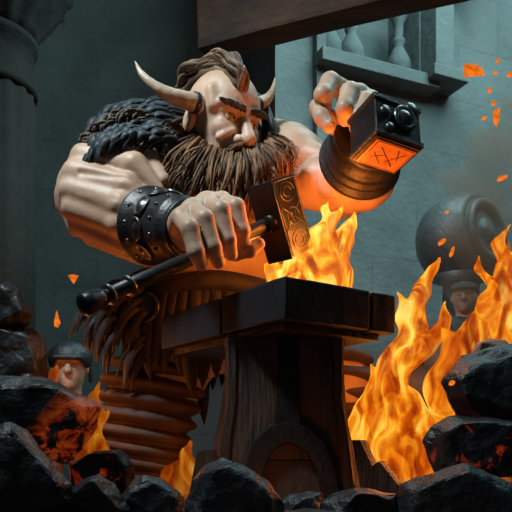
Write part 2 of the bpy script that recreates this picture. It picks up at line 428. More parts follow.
# stepped underside plate
bm = bmesh.new(); box_bm(bm, Nn+lv*.5+rv*.5+Vector((0,0,zt-th_-.012)), lv*.44, rv*.42, Vector((0,0,.014)), .004); bmo('under_plate', bm, M['darkiron'], anvil)
def pedestal(name, prof, yf, yb, m, parent, sub=1):
    """prof: list of (z, x0, x1); straight loft, front at yf"""
    V, Fc = [], []
    c_ = .12
    for z, x0, x1 in prof:
        w = (x1-x0); ch = .05
        ring = [(x0+ch,yf),(x1-ch,yf),(x1,yf+ch),(x1,yb-ch),(x1-ch,yb),(x0+ch,yb),(x0,yb-ch),(x0,yf+ch)]
        V += [(a,b,z) for a,b in ring]
    for i in range(len(prof)-1):
        for q in range(8): Fc.append((i*8+q, i*8+(q+1)%8, (i+1)*8+(q+1)%8, (i+1)*8+q))
    Fc.append(tuple(range(8))[::-1]); Fc.append(tuple((len(prof)-1)*8+q for q in range(8)))
    bm = bmesh.new(); vs = [bm.verts.new(v) for v in V]
    for f in Fc: bm.faces.new([vs[i] for i in f])
    return bmo(name, bm, m, parent)
yf = 2.62
def xz(px, py, Y=yf): p = P(px,py,Y); return p.x, p.z
prof = []
for y_, l, r in ((575,190,392),(520,196,380),(480,204,366),(458,208,360),(438,214,353),(425,217,350),(405,221,348),(380,224,346),(350,225,345),(334,222,348)):
    x0, z = xz(l, y_); x1, _ = xz(r, y_); prof.append((max(z,0.0) if y_ < 575 else 0.0, x0, x1))
prof = [p for i, p in enumerate(prof) if i == 0 or p[0] > prof[i-1][0]+.005]; prof[-1] = (zt-th_-.02, prof[-1][1], prof[-1][2])
pedestal('pedestal', prof, yf, 3.08, M['wood'], anvil)
def ribbon(name, pts, w, depth, Y, m, parent):
    """flat band following pixel points on the plane at depth Y, raised towards the viewer"""
    pts3 = [P(x, y, Y) for x, y, _ in pts]; V, Fc = [], []
    for i, p in enumerate(pts3):
        t = (pts3[min(i+1,len(pts3)-1)]-pts3[max(i-1,0)]).normalized(); s = Vector((-t.z,0,t.x))
        hw = R(pts[i][2], Y)
        for a, b in ((-1,0),(1,0),(1,1),(-1,1)): V.append(p+s*hw*a*(1 if b==0 else .85)+Vector((0,-depth*b+.01,0)))
    for i in range(len(pts3)-1):
        for q in range(4): Fc.append((i*4+q, i*4+(q+1)%4, (i+1)*4+(q+1)%4, (i+1)*4+q))
    Fc += [(3,2,1,0), tuple(len(V)-4+q for q in range(4))]
    bm = bmesh.new(); vs = [bm.verts.new(v) for v in V]
    for f in Fc: bm.faces.new([vs[i] for i in f])
    return bmo(name, bm, m, parent)
ribbon('center_strap', [(288,334,11),(288,370,11),(288,400,12),(288,430,14),(288,442,17)], 0, .035, yf, M['darkiron'], anvil)
ribbon('arch_strap', [(250,560,9),(252,500,9),(254,470,10),(262,447,11),(275,436,12),(288,432,12),(301,436,12),(315,447,11),(325,470,10),(331,500,9),(338,560,9)], 0, .045, yf, M['darkiron'], anvil)
bm = bmesh.new(); c = P(290,500,yf); box_bm(bm, (c.x,yf-.002,.16), (.125,0,0), (0,.006,0), (0,0,.16)); bmo('arch_panel', bm, M['hide'], anvil)
# ledges in the dark shadow of the top: brackets left and right
for px, s in ((232,1),(338,-1)):
    ribbon('side_rib', [(px,334,5),(px,400,4),(px-6*s,440,5),(px-14*s,520,6)], 0, .018, yf, M['wood'], anvil)

# ================================================================== THE SMITH
smith = thing('person', P(225,520,3.6)*1, 'huge bearded horned smith leaning over the anvil, gripping a hammer', 'person')
smith.location.z = 0
# handle line of the held hammer
HA = P(85,305,2.30); HB = Vector((.0545,2.834,1.274))
def hline(px):
    # point of the handle seen at column px
    a = (px-CX)/F; t = (a*HA.y-HA.x)/((HB.x-HA.x)-a*(HB.y-HA.y)); return HA.lerp(HB, t)
# head frame
yaw, pit = math.radians(39), math.radians(13)
hf = Vector((math.sin(yaw)*math.cos(pit), -math.cos(yaw)*math.cos(pit), -math.sin(pit)))
hs = Vector((math.cos(yaw), math.sin(yaw), 0)); hu = hs.cross(-hf)
HC = P(223,117,3.2)
def H(f, s, u): return HC+hf*f+hs*s+hu*u
AX = [tuple(hf), tuple(hs), tuple(hu)]
head = grp(.03, [
    ell(H(-.01,0,.02), (.195,.158,.182), AX, .02),
    ell(H(.03,0,-.10), (.145,.118,.15), AX, .05),         # face mass
    ell(H(-.02,0,-.2), (.15,.12,.12), AX, .05),           # jaw
    cap(H(.172,.020,-.004), .020, H(.138,.105,.018), .017, .016),  # brow ridges, low in the middle
    cap(H(.172,-.020,-.004), .020, H(.138,-.105,.018), .017, .016),
    cap(H(.166,.012,.025), .008, H(.160,.05,.050), .007, .012),
    cap(H(.166,-.012,.025), .008, H(.160,-.05,.050), .007, .012),
    cap(H(.165,.0,.045), .007, H(.155,.06,.075), .006, .012),
    cap(H(.165,.0,.045), .007, H(.155,-.06,.075), .006, .012),
    cap(H(.10,-.125,.0), .02, H(.08,-.135,.07), .015, .03),
    ell(H(.118,.078,-.082), (.042,.036,.030), AX, .03),   # cheekbones
    ell(H(.118,-.078,-.082), (.042,.036,.030), AX, .03),
    cut(ell(H(.180,.060,-.036), (.044,.040,.024), AX, .012)),
    cut(ell(H(.180,-.060,-.036), (.044,.040,.024), AX, .012)),
    cap(H(.165,0,-.012), .019, H(.218,0,-.108), .029, .012),      # nose
    sph(H(.228,0,-.124), .031, .012),
    ell(H(.194,.035,-.126), (.028,.019,.020), AX, .008), ell(H(.194,-.035,-.126), (.028,.019,.020), AX, .008),
    cap(H(.175,.05,-.09),.014,H(.14,.10,-.13),.018,.015), cap(H(.175,-.05,-.09),.014,H(.14,-.10,-.13),.018,.015),
    cap(H(.152,.030,-.060), .010, H(.135,.10,-.058), .009, .008),   # lower lids
    cap(H(.152,-.030,-.060), .010, H(.135,-.10,-.058), .009, .008),
    cap(H(.158,.028,-.020), .009, H(.137,.10,-.012), .008, .006),   # upper lids
    cap(H(.158,-.028,-.020), .009, H(.137,-.10,-.012), .008, .006),
    ell(H(-.02,-.165,-.06), (.035,.022,.05), AX, .01), ell(H(-.02,.165,-.06), (.035,.022,.05), AX, .01),
    cut(ell(H(-.005,-.19,-.06), (.016,.014,.03), AX, .01)),
])
def q3(px,py,Y): return tuple(P(px,py,Y))
def pxcap(a, ra, b, rb, k=.03):
    return cap(q3(*a), R(ra,a[2]), q3(*b), R(rb,b[2]), k)
torso = grp(.06, [
    ell(q3(212,190,3.55), (.40,.26,.34), None, .08),
    ell(q3(215,262,3.62), (.37,.28,.27), None, .08),
    ell(q3(215,335,3.68), (.34,.25,.20), None, .08),
    pxcap((225,150,3.45), 34, (222,118,3.3), 32, .06),          # neck
    pxcap((205,140,3.5), 30, (145,148,3.45), 30, .05),           # trapezius
    pxcap((240,138,3.5), 26, (292,150,3.5), 24, .05),
    ell(q3(172,185,3.34), (.15,.12,.15), None, .03),             # pectorals
    ell(q3(262,190,3.40), (.16,.12,.15), None, .03),
    # thighs, calves and feet
    pxcap((178,348,3.68), 44, (150,410,3.62), 36, .05), pxcap((150,410,3.62), 33, (152,500,3.68), 20, .04),
    pxcap((262,348,3.68), 42, (338,385,3.60), 34, .05), pxcap((338,385,3.60), 32, (335,498,3.68), 20, .04),
])
larm = grp(.018, [
    pxcap((148,150,3.42), 36, (98,188,3.20), 37, .03),
    ell(q3(128,148,3.34), (.20,.16,.14), None, .02),            # deltoid
    pxcap((95,194,3.18), 38, (150,227,3.04), 31, .02), pxcap((150,227,3.04), 30, (188,229,2.80), 20, .03),
    sph(q3(67,206,3.18), R(11,3.1), .02),                        # elbow
    pxcap((96,146,3.18), 14, (140,148,3.12), 13, .02), pxcap((140,148,3.11), 13, (164,180,3.06), 8, .02),
    pxcap((84,158,3.11), 14, (134,166,3.04), 13, .02), pxcap((134,166,3.03), 13, (158,190,3.02), 7, .02),
    pxcap((76,174,3.07), 14, (126,186,3.00), 12, .02), pxcap((126,186,2.99), 12, (148,206,2.99), 7, .02),
    pxcap((72,190,3.06), 13, (120,205,2.99), 12, .02), pxcap((120,205,2.97), 12, (142,222,2.98), 7, .02),
    pxcap((74,208,3.07), 13, (118,224,3.01), 11, .02), pxcap((118,224,2.99), 11, (138,238,3.02), 7, .02),
    pxcap((82,224,3.11), 12, (128,246,3.06), 10, .02),
    pxcap((64,196,3.16), 9, (78,226,3.15), 11, .02), pxcap((92,236,3.16), 10, (140,256,3.10), 9, .02),
    cut(pxcap((80,172,2.995),2.2,(132,178,2.93),1.5,.02)), cut(pxcap((76,190,2.97),2.2,(128,200,2.89),1.5,.02)), cut(pxcap((78,207,2.97),2.2,(122,220,2.90),1.5,.02)),
])
def finger(pts, rr, k=.008):
    it = []
    for i in range(len(pts)-1): it.append(cap(pts[i], rr[i], pts[i+1], rr[i+1], .012))
    return grp(k, it)
h = [hline(x) for x in (193,209,225,241)]
def rel(px, py, base, dy): return P(px, py, base.y+dy)
FLc = [  # pinky .. index of the hand on the handle: MCP, PIP, DIP, tip
    [rel(181,219,h[0],.03), rel(190,229,h[0],-.07), rel(196,252,h[0],-.075), rel(201,264,h[0],-.03)],
    [rel(193,210,h[1],.03), rel(205,219,h[1],-.08), rel(213,247,h[1],-.08), rel(218,262,h[1],-.03)],
    [rel(207,203,h[2],.03), rel(221,210,h[2],-.08), rel(228,240,h[2],-.08), rel(231,254,h[2],-.03)],
    [rel(222,202,h[3],.03), rel(236,207,h[3],-.07), rel(242,231,h[3],-.07), rel(243,243,h[3],-.03)],
]
FR = [.036,.034,.031,.026]
palmL = grp(.02, [cap(tuple(P(182,229,2.80)), .072, tuple(FLc[i][0]), .037, .03) for i in range(4)] +
            [cap(tuple(FLc[i][0]), .038, tuple(FLc[i+1][0]), .038, .02) for i in range(3)] +
            [])
handL = grp(.010, [palmL] + [finger(f, [FR[0]*(.93 if i==0 else 1),FR[1],FR[2],FR[3]], .006) for i, f in enumerate(FLc)] +
            [finger([rel(212,243,h[2],.07), rel(236,252,h[3],.03), rel(250,250,h[3],-.01), rel(259,244,h[3],-.0)], [.04,.034,.029,.024], .008)])
rarm = grp(.022, [
    pxcap((288,152,3.45), 26, (345,190,3.40), 27, .03),
    ell(q3(296,160,3.36), (.14,.12,.15), None, .03),
    pxcap((285,150,3.36), 16, (322,160,3.26), 14, .015),
    pxcap((290,185,3.34), 20, (330,198,3.26), 15, .015),
    pxcap((342,188,3.36), 27, (362,180,3.24), 30, .03),
    pxcap((320,180,3.26), 22, (345,185,3.20), 24, .015),
    pxcap((350,192,3.24), 21, (380,184,3.22), 14, .015),
    pxcap((364,178,3.24), 29, (366,145,3.10), 20, .03),
    cut(pxcap((333,170,3.10), 2, (342,212,3.14), 2, .02)),
    cut(pxcap((312,168,3.14), 2, (318,205,3.2), 2, .02)),
])
FRc = [
    [P(346,92,3.03), P(330,83,2.93), P(323,95,2.87), P(325,104,2.89)],
    [P(359,94,3.02), P(350,93,2.90), P(345,109,2.85), P(345,119,2.88)],
    [P(371,101,3.02), P(366,103,2.90), P(359,117,2.85), P(356,127,2.89)],
    [P(380,110,3.04), P(378,117,2.97), P(372,130,2.94), P(368,136,2.95)],
]
FR2 = [.042,.042,.037,.030]
palmR = grp(.02, [cap(q3(364,142,3.09), .085, tuple(FRc[i][0]), .042, .03) for i in range(4)] +
            [cap(q3(345,128,3.02), .05, q3(356,140,3.05), .07, .03)])
handR = grp(.010, [palmR] + [finger(f, FR2, .006) for f in FRc] +
            [finger([P(338,128,3.02), P(318,108,2.93), P(322,117,2.88), P(329,126,2.86)], [.04,.036,.033,.028], .008)])
body = grp(.02, [grp(.05, [torso, grp(.05,[larm]), grp(.05,[rarm])]), grp(.03,[head]), grp(.012,[handL]), grp(.02,[handR])])
sculpt('body', body, (-1.15,2.45,-.02), (.85,4.02,2.15), .0062, M['skin'], smith)

# eyes
for s, nm in ((-.060,'r'),(.060,'l')):
    e = H(.134, s*.96, -.038); 
    bm = bmesh.new(); bmesh.ops.create_uvsphere(bm, u_segments=24, v_segments=16, radius=.031, matrix=Matrix.Translation(e)); eo = bmo('eye', bm, M['eye'], smith, True)
    look = (hf+hs*.10-hu*.05).normalized()
    lathe('iris', [(.0005,.0320),(.012,.0305),(.0135,.0270)][::-1], e, look, M['iris'], eo, 20)
    lathe('pupil', [(.0060,.0312),(.0055,.0326),(.0005,.0330)], e, look, M['pupil'], eo, 16)
# eyebrows
for sg in (-1,1):
    V, Fc = [], []
    for i in range(80):
        t = random.random(); b = H(.198-.048*t*t, sg*(.008+.100*t), -.006+.020*t+random.uniform(-.008,.012))
        d = (hs*sg*.9+hu*(.5*(1-t)-.1)+hf*.15).normalized()*random.uniform(.025,.04)
        tube([b-hf*.012, b+d*.5+hf*.004, b+d], [.005,.004,.0006], 4, V, Fc)
    pym('eyebrow', V, Fc, M['brow'], smith)

# ---- hair strands helper: roots and tips in pixel space with depth
def wav(pts, amp, seed):
    out = []
    for i, p in enumerate(pts):
        t = i/(len(pts)-1); n = mnoise.noise_vector(p*5+Vector((seed*7.3,0,0)))
        out.append(p+n*amp*t)
    return out
def beard_guides():
    root = [(190,118),(193,128),(198,138),(206,146),(216,152),(227,154),(238,153),(247,152),(256,151),(263,148),(268,142),(271,134)]
    tip  = [(162,150),(160,170),(166,192),(178,205),(196,214),(214,224),(232,232),(246,226),(258,212),(270,196),(284,180),(290,163)]
    return root, tip
V, Fc = [], []
root, tip = beard_guides()
def interp(lst, u):
    u *= len(lst)-1; i = min(int(u), len(lst)-2); t = u-i
    return lst[i][0]*(1-t)+lst[i+1][0]*t, lst[i][1]*(1-t)+lst[i+1][1]*t
for i in range(2300):
    u = random.random(); layer = random.random(); big = i < 420
    rx, ry = interp(root, u); tx, ty = interp(tip, min(1,max(0,u+random.gauss(0,.035))))
    st = random.uniform(-.10,.12) if big or random.random() < .45 else random.uniform(.1,.5)
    ln = max(st+.4, random.uniform(.7,1.12))
    sx, sy = rx+(tx-rx)*st, ry+(ty-ry)*st; ex, ey = rx+(tx-rx)*ln, ry+(ty-ry)*ln
    cen = math.sin(math.pi*min(1,max(0,(u-.02)))); side = u-.45
    Y0 = 3.17-.09*cen+(.09 if u < .15 else 0); bulge = .02+.10*layer*cen+.04*layer
    mx_, my_ = (sx+ex)/2+(-9 if side < 0 else 8)*abs(side)*2, (sy+ey)/2-5+random.uniform(-2,2)
    tY = 3.12-.05*layer+.05*abs(side); curl = random.uniform(-8,8)
    pts = [P(sx,sy,Y0+.03), P(sx*.7+mx_*.3, sy*.7+my_*.3-1, Y0-bulge*.7), P(mx_,my_,Y0-bulge), P(ex*.7+mx_*.3, ey*.7+my_*.3, (Y0-bulge+tY)/2), P(ex+curl,ey+random.uniform(-3,4),tY)]
    pts = wav(bez(pts, 12), .06, u*6+layer)
    r0 = random.uniform(.006,.009) if big else random.uniform(.0016,.0045)
    rad = [r0*min(1,.5+ j*.25)*(1-(j/12)**1.8)+.0005 for j in range(13)]
    tube(pts, rad, 5, V, Fc)
bo = pym('beard', V, Fc, M['beard'], smith)
# solid core under the strands
sculpt('beard_core', grp(.04, [ell(tuple(P(222,168,3.2)), (.20,.10,.15), None, .05), ell(tuple(P(236,188,3.18)), (.15,.09,.15), None, .05), ell(tuple(P(190,160,3.26)), (.12,.09,.16), None, .05), ell(tuple(P(262,162,3.2)), (.08,.07,.08), None, .04)]),
       (-.5,2.9,1.3), (.3,3.6,2.0), .014, M['beard'], bo)
# moustache
V, Fc = [], []
for i in range(260):
    sg = -1 if i % 2 else 1; v = random.random(); v2 = random.random()
    a = H(.205-.02*v, sg*(.004+.03*v), -.140-.012*v)
    L_ = random.uniform(.12,.24)
    b = a+hf*.03+hs*sg*.045-hu*.02
    c = H(.185-.03*v2, sg*(.08+.03*v2), -.19-.035*v2); d = H(.12, sg*(.13+.05*v2), -.25-.09*v2+ (.05 if L_ > .2 else 0))
    pts = wav(bez([a,b,c.lerp(a,0),d.lerp(c,.2*v)], 9), .03, i+900)
    r0 = random.uniform(.004,.009)
    tube(pts, [r0*min(1,.6+j*.2)*(1-(j/9)**2)+.0006 for j in range(10)], 6, V, Fc)
pym('moustache', V, Fc, M['beard'], smith)
# mohawk: swept locks along the crest
V, Fc = [], []
crest = [P(240,90,3.01), P(240,81,3.02), P(232,73,3.06), P(218,69,3.12), P(204,71,3.2), P(192,79,3.28), P(182,91,3.34), P(175,104,3.38)]
cb = bez(crest, 60); cmid = P(222,112,3.2)
for i in range(190):
    t0 = -.05+random.random()**1.1*.85; sp = random.uniform(.25,.45); off = random.uniform(-1,1)
    K = 12; pts = []; hgt = random.uniform(.3,1.0)
    for j in range(K+1):
        t = max(0,min(t0+sp*j/K,.999)); p = cb[int(t*60)].lerp(cb[min(int(t*60)+1,60)], t*60-int(t*60))
        env = math.sin(math.pi*min(1,j/K*.95+.02)); up = (p-cmid).normalized()
        tall = .080*min(1,t*5+.15)*(1-.5*t)
        lump = 1+.25*math.sin(t*21+off)
        pts.append(p+up*(tall*hgt*lump*env**.6)+hs*(off*(.024+.02*math.sin(14*t+off*2))*(.6+.5*env)))
    r0 = random.uniform(.005,.013)
    tube(wav(pts,.015,i+40), [r0*(.55+.45*min(1,j/3))*(1-(j/K)**3)+.0006 for j in range(K+1)], 6, V, Fc)
for i in range(26):
    off = random.uniform(-1,1); pts = bez([P(222,62,3.10)+hs*off*.02, P(231,62,3.05)+hs*off*.02, P(236,70,3.02)+hs*off*.014, P(239,89+random.uniform(-5,2),3.005)+hs*off*.006], 8)
    r0 = random.uniform(.006,.011); tube(pts, [r0*(1-(j/8)**2.5)+.0006 for j in range(9)], 6, V, Fc)
mk = pym('mohawk', V, Fc, M['hair'], smith)
sculpt('mohawk_core', grp(.02, [cap(tuple(crest[i].lerp(cmid,.06)), .030-.002*i if i else .012, tuple(crest[i+1].lerp(cmid,.06)), .030-.002*i, .02) for i in range(1,7)]), (-.6,2.9,1.7), (.1,3.6,2.3), .010, M['hair'], mk)
# hair knot sliding down the nape behind the crest
# horns
def horn(pts, r0, nm, ringat):
    c = bez(pts, 26); V, Fc = [], []
    rad = [r0*(1-(j/26)**1.35)*(1+.035*math.sin(j*2.3))+.0015 for j in range(27)]
    tube(c, rad, 16, V, Fc); ho = pym('horn', V, Fc, M['horn'], smith)
    for k, sc_ in ringat:
        d = (c[k+1]-c[k]).normalized()
        lathe('horn_ring', [(rad[k]*1.0,-.012),(rad[k]*sc_,-.010),(rad[k]*sc_,.010),(rad[k]*1.0,.012)], c[k], d, M['leather'], ho, 20)
    return ho
horn([P(203,105,3.10),P(192,102,3.06),P(172,96,3.02),P(154,86,3.0),P(141,73,3.0),P(135,61,3.02)], .044, 'l', [(4,1.08)])
horn([P(250,104,3.26),P(259,104,3.30),P(268,98,3.32),P(273,89,3.33),P(275,78,3.34)], .036, 'r', [(5,1.10)])

# mantle: overlapping dark strips over the shoulder, and fur below them
V, Fc = [], []
def ridge(u):
    return interp([(190,106),(170,100),(146,101),(120,108),(103,120),(92,140)], u)
for row in range(7):
    for i in range(34):
        u = min(1,(i+random.random())/34); x, y = ridge(u); dn = row*(6.5-2.6*u)+random.uniform(-3,3)
        Ys = 3.40-.05*row-.07*math.sin(u*3)
        s = P(x+random.uniform(-3,3), y+dn+random.uniform(-1.5,1.5), Ys)
        L_ = random.uniform(30,52)*(1-.4*u); dx, dy = -L_*(.95-.45*u), L_*(.18+.75*u)
        e = P(x+dx+random.uniform(-2,2), y+dn+dy+random.uniform(-1,3), Ys-.03)
        m_ = (s+e)/2+Vector((-.005,-.03,.022))
        tube(bez([s,m_,e],7), [q*sc_ for sc_ in [random.uniform(.5,1.5)] for q in (.008,.014,.017,.018,.016,.012,.007,.001)], 6, V, Fc, flat=Vector((.1,-.75,.6)).normalized(), fl=.28)
mo = pym('mantle', V, Fc, M['mantle'], smith)
sculpt('mantle_lining', grp(.05,[pxcap((190,128,3.44),22,(132,134,3.42),28,.05), pxcap((132,134,3.42),28,(108,148,3.38),26,.05)]), (-1.0,3.1,1.2),(-.1,3.8,2.2), .016, M['mantle'], mo)
V, Fc = tube(bez([P(258,100,3.36),P(266,106,3.33),P(272,122,3.30),P(273,140,3.30),P(268,156,3.32)],16), [.014]*17, 8, None, None)
tube(bez([P(255,98,3.40),P(262,104,3.38),P(267,122,3.36),P(267,140,3.36),P(262,156,3.36)],16), [.028]*17, 8, V, Fc)
pym('collar', V, Fc, M['mantle'], smith)
V, Fc = [], []
low = [(186,142),(168,140),(150,134),(128,132),(108,138),(94,152)]
for i in range(420):
    u = random.random(); x, y = interp(low, u); k = random.random()
    s = P(x+random.uniform(-4,4), y-14*k, 3.13+.10*u*k)
    L_ = random.uniform(12,26); dx, dy = -L_*(.8-.45*u), L_*(.45+.5*u)
    e = P(x+dx, y-14*k+dy, 3.10+.12*u)
    m_ = (s+e)/2+Vector((-.01,-.035,.02))
    tube(wav(bez([s,m_,e],7),.05,i), [.003,.007,.008,.008,.007,.005,.003,.0006], 5, V, Fc)
for i in range(200):
    u = random.random(); x, y = interp([(150,112),(122,114),(102,126),(92,142),(86,156)], u); Yf = 3.10+.06*random.random()
    s = P(x+random.uniform(-5,5), y+random.uniform(-4,8), Yf); e = P(x-random.uniform(6,18)*(1-.3*u), y+random.uniform(12,26), Yf+.02)
    tube(wav(bez([s,(s+e)/2+Vector((-.02,-.03,.015)),e],7),.04,i), [.003,.006,.007,.007,.006,.005,.003,.0006], 5, V, Fc)
pym('fur_trim', V, Fc, M['fur'], smith)

# bracer on his right wrist (screen left)
ba = P(149,226,3.02); bb = P(187,229,2.80); bx = (bb-ba).normalized(); Lb_ = (bb-ba).length
prof = []
for t, r in ((0,40),(.05,43),(.10,43),(.13,40),(.5,37),(.80,32),(.84,34),(.90,34),(.93,31),(1.0,29),(1.04,31),(1.08,30),(1.07,26),(1.0,22),(.95,20)):
    prof.append((R(r,2.87)*.93, t*Lb_))
prof = [(prof[0][0]-.02, .0)]+prof
br = lathe('bracer', prof, ba, bx, M['leather'], smith, 48)
A_, B_, D_ = frame_from(bx)
camd = Vector((0,-1,0)); camd = (camd-bx*camd.dot(bx)).normalized(); sidev = bx.cross(camd)
if sidev.z < 0: sidev = -sidev
def rad_at(t):
    return np.interp(t*Lb_, [p[1] for p in prof[1:]], [p[0] for p in prof[1:]])
def stud(t, ang, r, elong=1.0, ring=True):
    nrm = camd*math.cos(ang)+sidev*math.sin(ang); c = ba+bx*(t*Lb_)+nrm*(rad_at(t)-.004)
    tang = bx.cross(nrm)
    bm = bmesh.new(); segs = 20
    prof_ = [(1.0,0),(1.0,.006),(.82,.010),(.72,.004),(.62,.006),(.4,.014),(.0,.018)] if ring else [(1,0),(.9,.006),(.5,.011),(0,.013)]
    rows = []
    for rr, hh in prof_:
        if rr == 0: rows.append([bm.verts.new(c+nrm*hh)]*segs); continue
        rows.append([bm.verts.new(c+nrm*hh+bx*(math.cos(2*math.pi*q/segs)*r*rr)+tang*(math.sin(2*math.pi*q/segs)*r*rr*elong)) for q in range(segs)])
    for i in range(len(rows)-1):
        for q in range(segs):
            f = [rows[i][q],rows[i][(q+1)%segs],rows[i+1][(q+1)%segs],rows[i+1][q]]
            f = list(dict.fromkeys(f))
            if len(f) > 2: bm.faces.new(f)
    return bmo('stud', bm, M['steel'], br, True)
for ang in (-1.25,-.55,.12,.80,1.45): stud(.46, ang, .040, 1.2)
for ang in (-1.5,-1.0,-.5,0,.5,1.0,1.5): stud(.20, ang+.1, .012, 1, False)
for ang in (-1.2,-.7,-.2,.3,.8,1.3): stud(.72, ang, .009, 1, False)

# cuff on his left wrist (screen right)
ca = P(361,160,3.14); cb_ = P(368,143,3.08); cx_ = (P(371,137,2.99)-P(361,160,3.14)).normalized()
prof = [(R(r_,3.2),h_) for r_,h_ in ((30,-.03),(38,-.034),(40.5,-.028),(41.5,-.015),(40.5,-.002),(37.5,.006),(37,.02),(38.5,.028),(38.5,.036),(36.5,.042),(36,.07),(37.5,.078),(37.5,.09),(35,.098),(34,.14),(35,.148),(35,.165),(26,.17))]
cu = lathe('cuff', prof, ca, cx_, M['leather'], smith, 48)
# finger nails
def nail(tip, dip, out, w, parent=smith):
    d = (tip-dip).normalized(); nrm = (out-d*out.dot(d)).normalized(); s = d.cross(nrm)
    c = tip+nrm*w*1.28; bm = bmesh.new(); rows = []
    for i in range(5):
        a = -1+i*.5; row = []
        for j in range(5):
            b_ = -1+j*.5; row.append(bm.verts.new(c+d*(a*w*.75)+s*(b_*w*.62*math.sqrt(max(.2,1-.5*a*a)))-nrm*(b_*b_*w*.28+a*a*w*.12)))
        rows.append(row)
    for i in range(4):
        for j in range(4): bm.faces.new([rows[i][j],rows[i][j+1],rows[i+1][j+1],rows[i+1][j]])
    g = bmesh.ops.extrude_face_region(bm, geom=bm.faces[:]); bmesh.ops.translate(bm, verts=[v for v in g['geom'] if isinstance(v, bmesh.types.BMVert)], vec=-nrm*w*.25)
    bmo('finger_nail', bm, M['nail'], parent, True)
for f in FRc[:3]: nail(f[3], f[2], Vector((0,-1,-.15)), .024)
nail(P(329,126,2.86), P(322,117,2.88), Vector((.1,-1,.2)), .023)
th2 = [rel(250,250,h[3],-.01), rel(259,244,h[3],-.0)]; nail(th2[1], th2[0], Vector((-.1,-1,.1)), .020)

# belt, loincloth, tatters, wrapped trousers
bm_pts = [P(215,300,3.64)+Vector((math.cos(a)*.40, math.sin(a)*.32, .02*math.sin(a*3))) for a in [2*math.pi*i/48 for i in range(49)]]
V, Fc = tube(bm_pts, [.055]*49, 10, None, None, flat=Vector((0,0,1)), fl=1.0)
be = pym('belt', V, Fc, M['hide'], smith)
lathe('belt_buckle', [(.06,0),(.075,.01),(.07,.02),(.05,.018),(.045,.01),(.02,.012),(.001,.014)], P(148,308,3.34), Vector((-.5,-1,0)), M['steel'], be, 24)
V, Fc = [], []
for i in range(46):
    a = 2*math.pi*(i/46)
    c0 = P(215,300,3.64); dirv = Vector((math.cos(a), math.sin(a)*.82, 0))
    ln = random.uniform(.40,.66); w = random.uniform(.035,.055)
    s = c0+dirv*.40; pts = [s+Vector((0,0,.02)), s+dirv*.05-Vector((0,0,ln*.35)), s+dirv*.06-Vector((0,0,ln*.7)), s+dirv*.05-Vector((random.uniform(-.02,.02),0,ln))]
    tube(bez(pts,8), [w*.8,w,w,w*1.05,w,w*.95,w*.8,w*.5,.002], 6, V, Fc, flat=dirv, fl=.25)
pym('loincloth', V, Fc, M['hide'], smith)
V, Fc = [], []
for i in range(70):
    u = random.random(); s = P(158-50*u+random.uniform(-6,6), 268+30*u+random.uniform(-8,60*(1-u)+20), 3.42-.08*random.random())
    e = s+Vector((-.09-random.uniform(0,.07), -.02, -.14-random.uniform(0,.11)))
    w = random.uniform(.016,.036)
    tube(bez([s,(s+e)/2+Vector((-.02,-.03,.03)),e],7), [w*.5,w*.9,w,w,w*.85,w*.6,w*.35,.001], 6, V, Fc, flat=Vector((-.4,-.9,.1)).normalized(), fl=.3)
pym('hide_tatters', V, Fc, M['hide'], smith)
rings = []
for i, (y_, cx0, w) in enumerate([(352,172,44),(370,160,50),(386,153,53),(402,148,54),(418,145,53),(434,143,50),(449,143,46),(463,145,42),(477,147,37),(491,149,32),(503,151,28)]):
    ax = Vector((1,0,-.16+.04*math.sin(i*2))).normalized(); az = Vector((.16,0,1)).normalized()
    rings.append(ell(q3(cx0,y_,3.64), (R(w,3.64),R(w,3.64)*.9,R(11.5,3.64)), [tuple(ax),(0,1,0),tuple(az)], .012))
legL = grp(.012, [pxcap((178,345,3.66), 38, (150,410,3.64), 40, .03), pxcap((150,410,3.64), 40, (150,500,3.66), 24, .03)]+rings)
rings = []
for i, (y_, cx0, w) in enumerate([(356,330,44),(375,338,44),(393,342,42),(410,343,40),(427,342,37),(443,341,35),(459,340,33),(475,338,30),(490,337,28),(503,336,26)]):
    ax = Vector((1,0,-.12)).normalized(); az = Vector((.12,0,1)).normalized()
    rings.append(ell(q3(cx0,y_,3.62), (R(w,3.62),R(w,3.62)*.9,R(12,3.62)), [tuple(ax),(0,1,0),tuple(az)], .012))
legR = grp(.012, [pxcap((262,345,3.66), 38, (338,385,3.62), 36, .03), pxcap((338,385,3.62), 34, (336,500,3.64), 22, .03)]+rings)
sculpt('trousers', grp(.03,[grp(.03,[legL]), grp(.03,[legR])]), (-.95,3.2,.04), (.8,4.05,1.0), .011, M['cloth'], smith)
for px in (151,336):
    c = P(px,505,3.66); c.z = .07
    sculpt('boot', grp(.03,[cap((c.x,3.70,.10),.10,(c.x,3.46,.07),.075,.04), cap((c.x,3.70,.1),.1,(c.x,3.68,.24),.11,.04), cut(ell((c.x,3.6,-.2),(.6,.8,.2),None,.01))]), (c.x-.16,3.3,-.02),(c.x+.16,3.9,.4), .014, M['leather'], smith)

# ================================================================== HAMMERS
Kc = Vector((.0585,2.75,1.4194))
wh, hh, ah = Vector((-.8483,.5242,-.0748)), Vector((.4436,.7808,.44)), Vector((.289,.3401,-.8949))
hw_, hd, hl = .0582, .1147, .1567
hc = Kc+wh*hw_+hh*hd+ah*hl
hm = thing('war_hammer', HB, 'dark iron hammer with engraved head held in the fist at the left bracer', 'hammer')
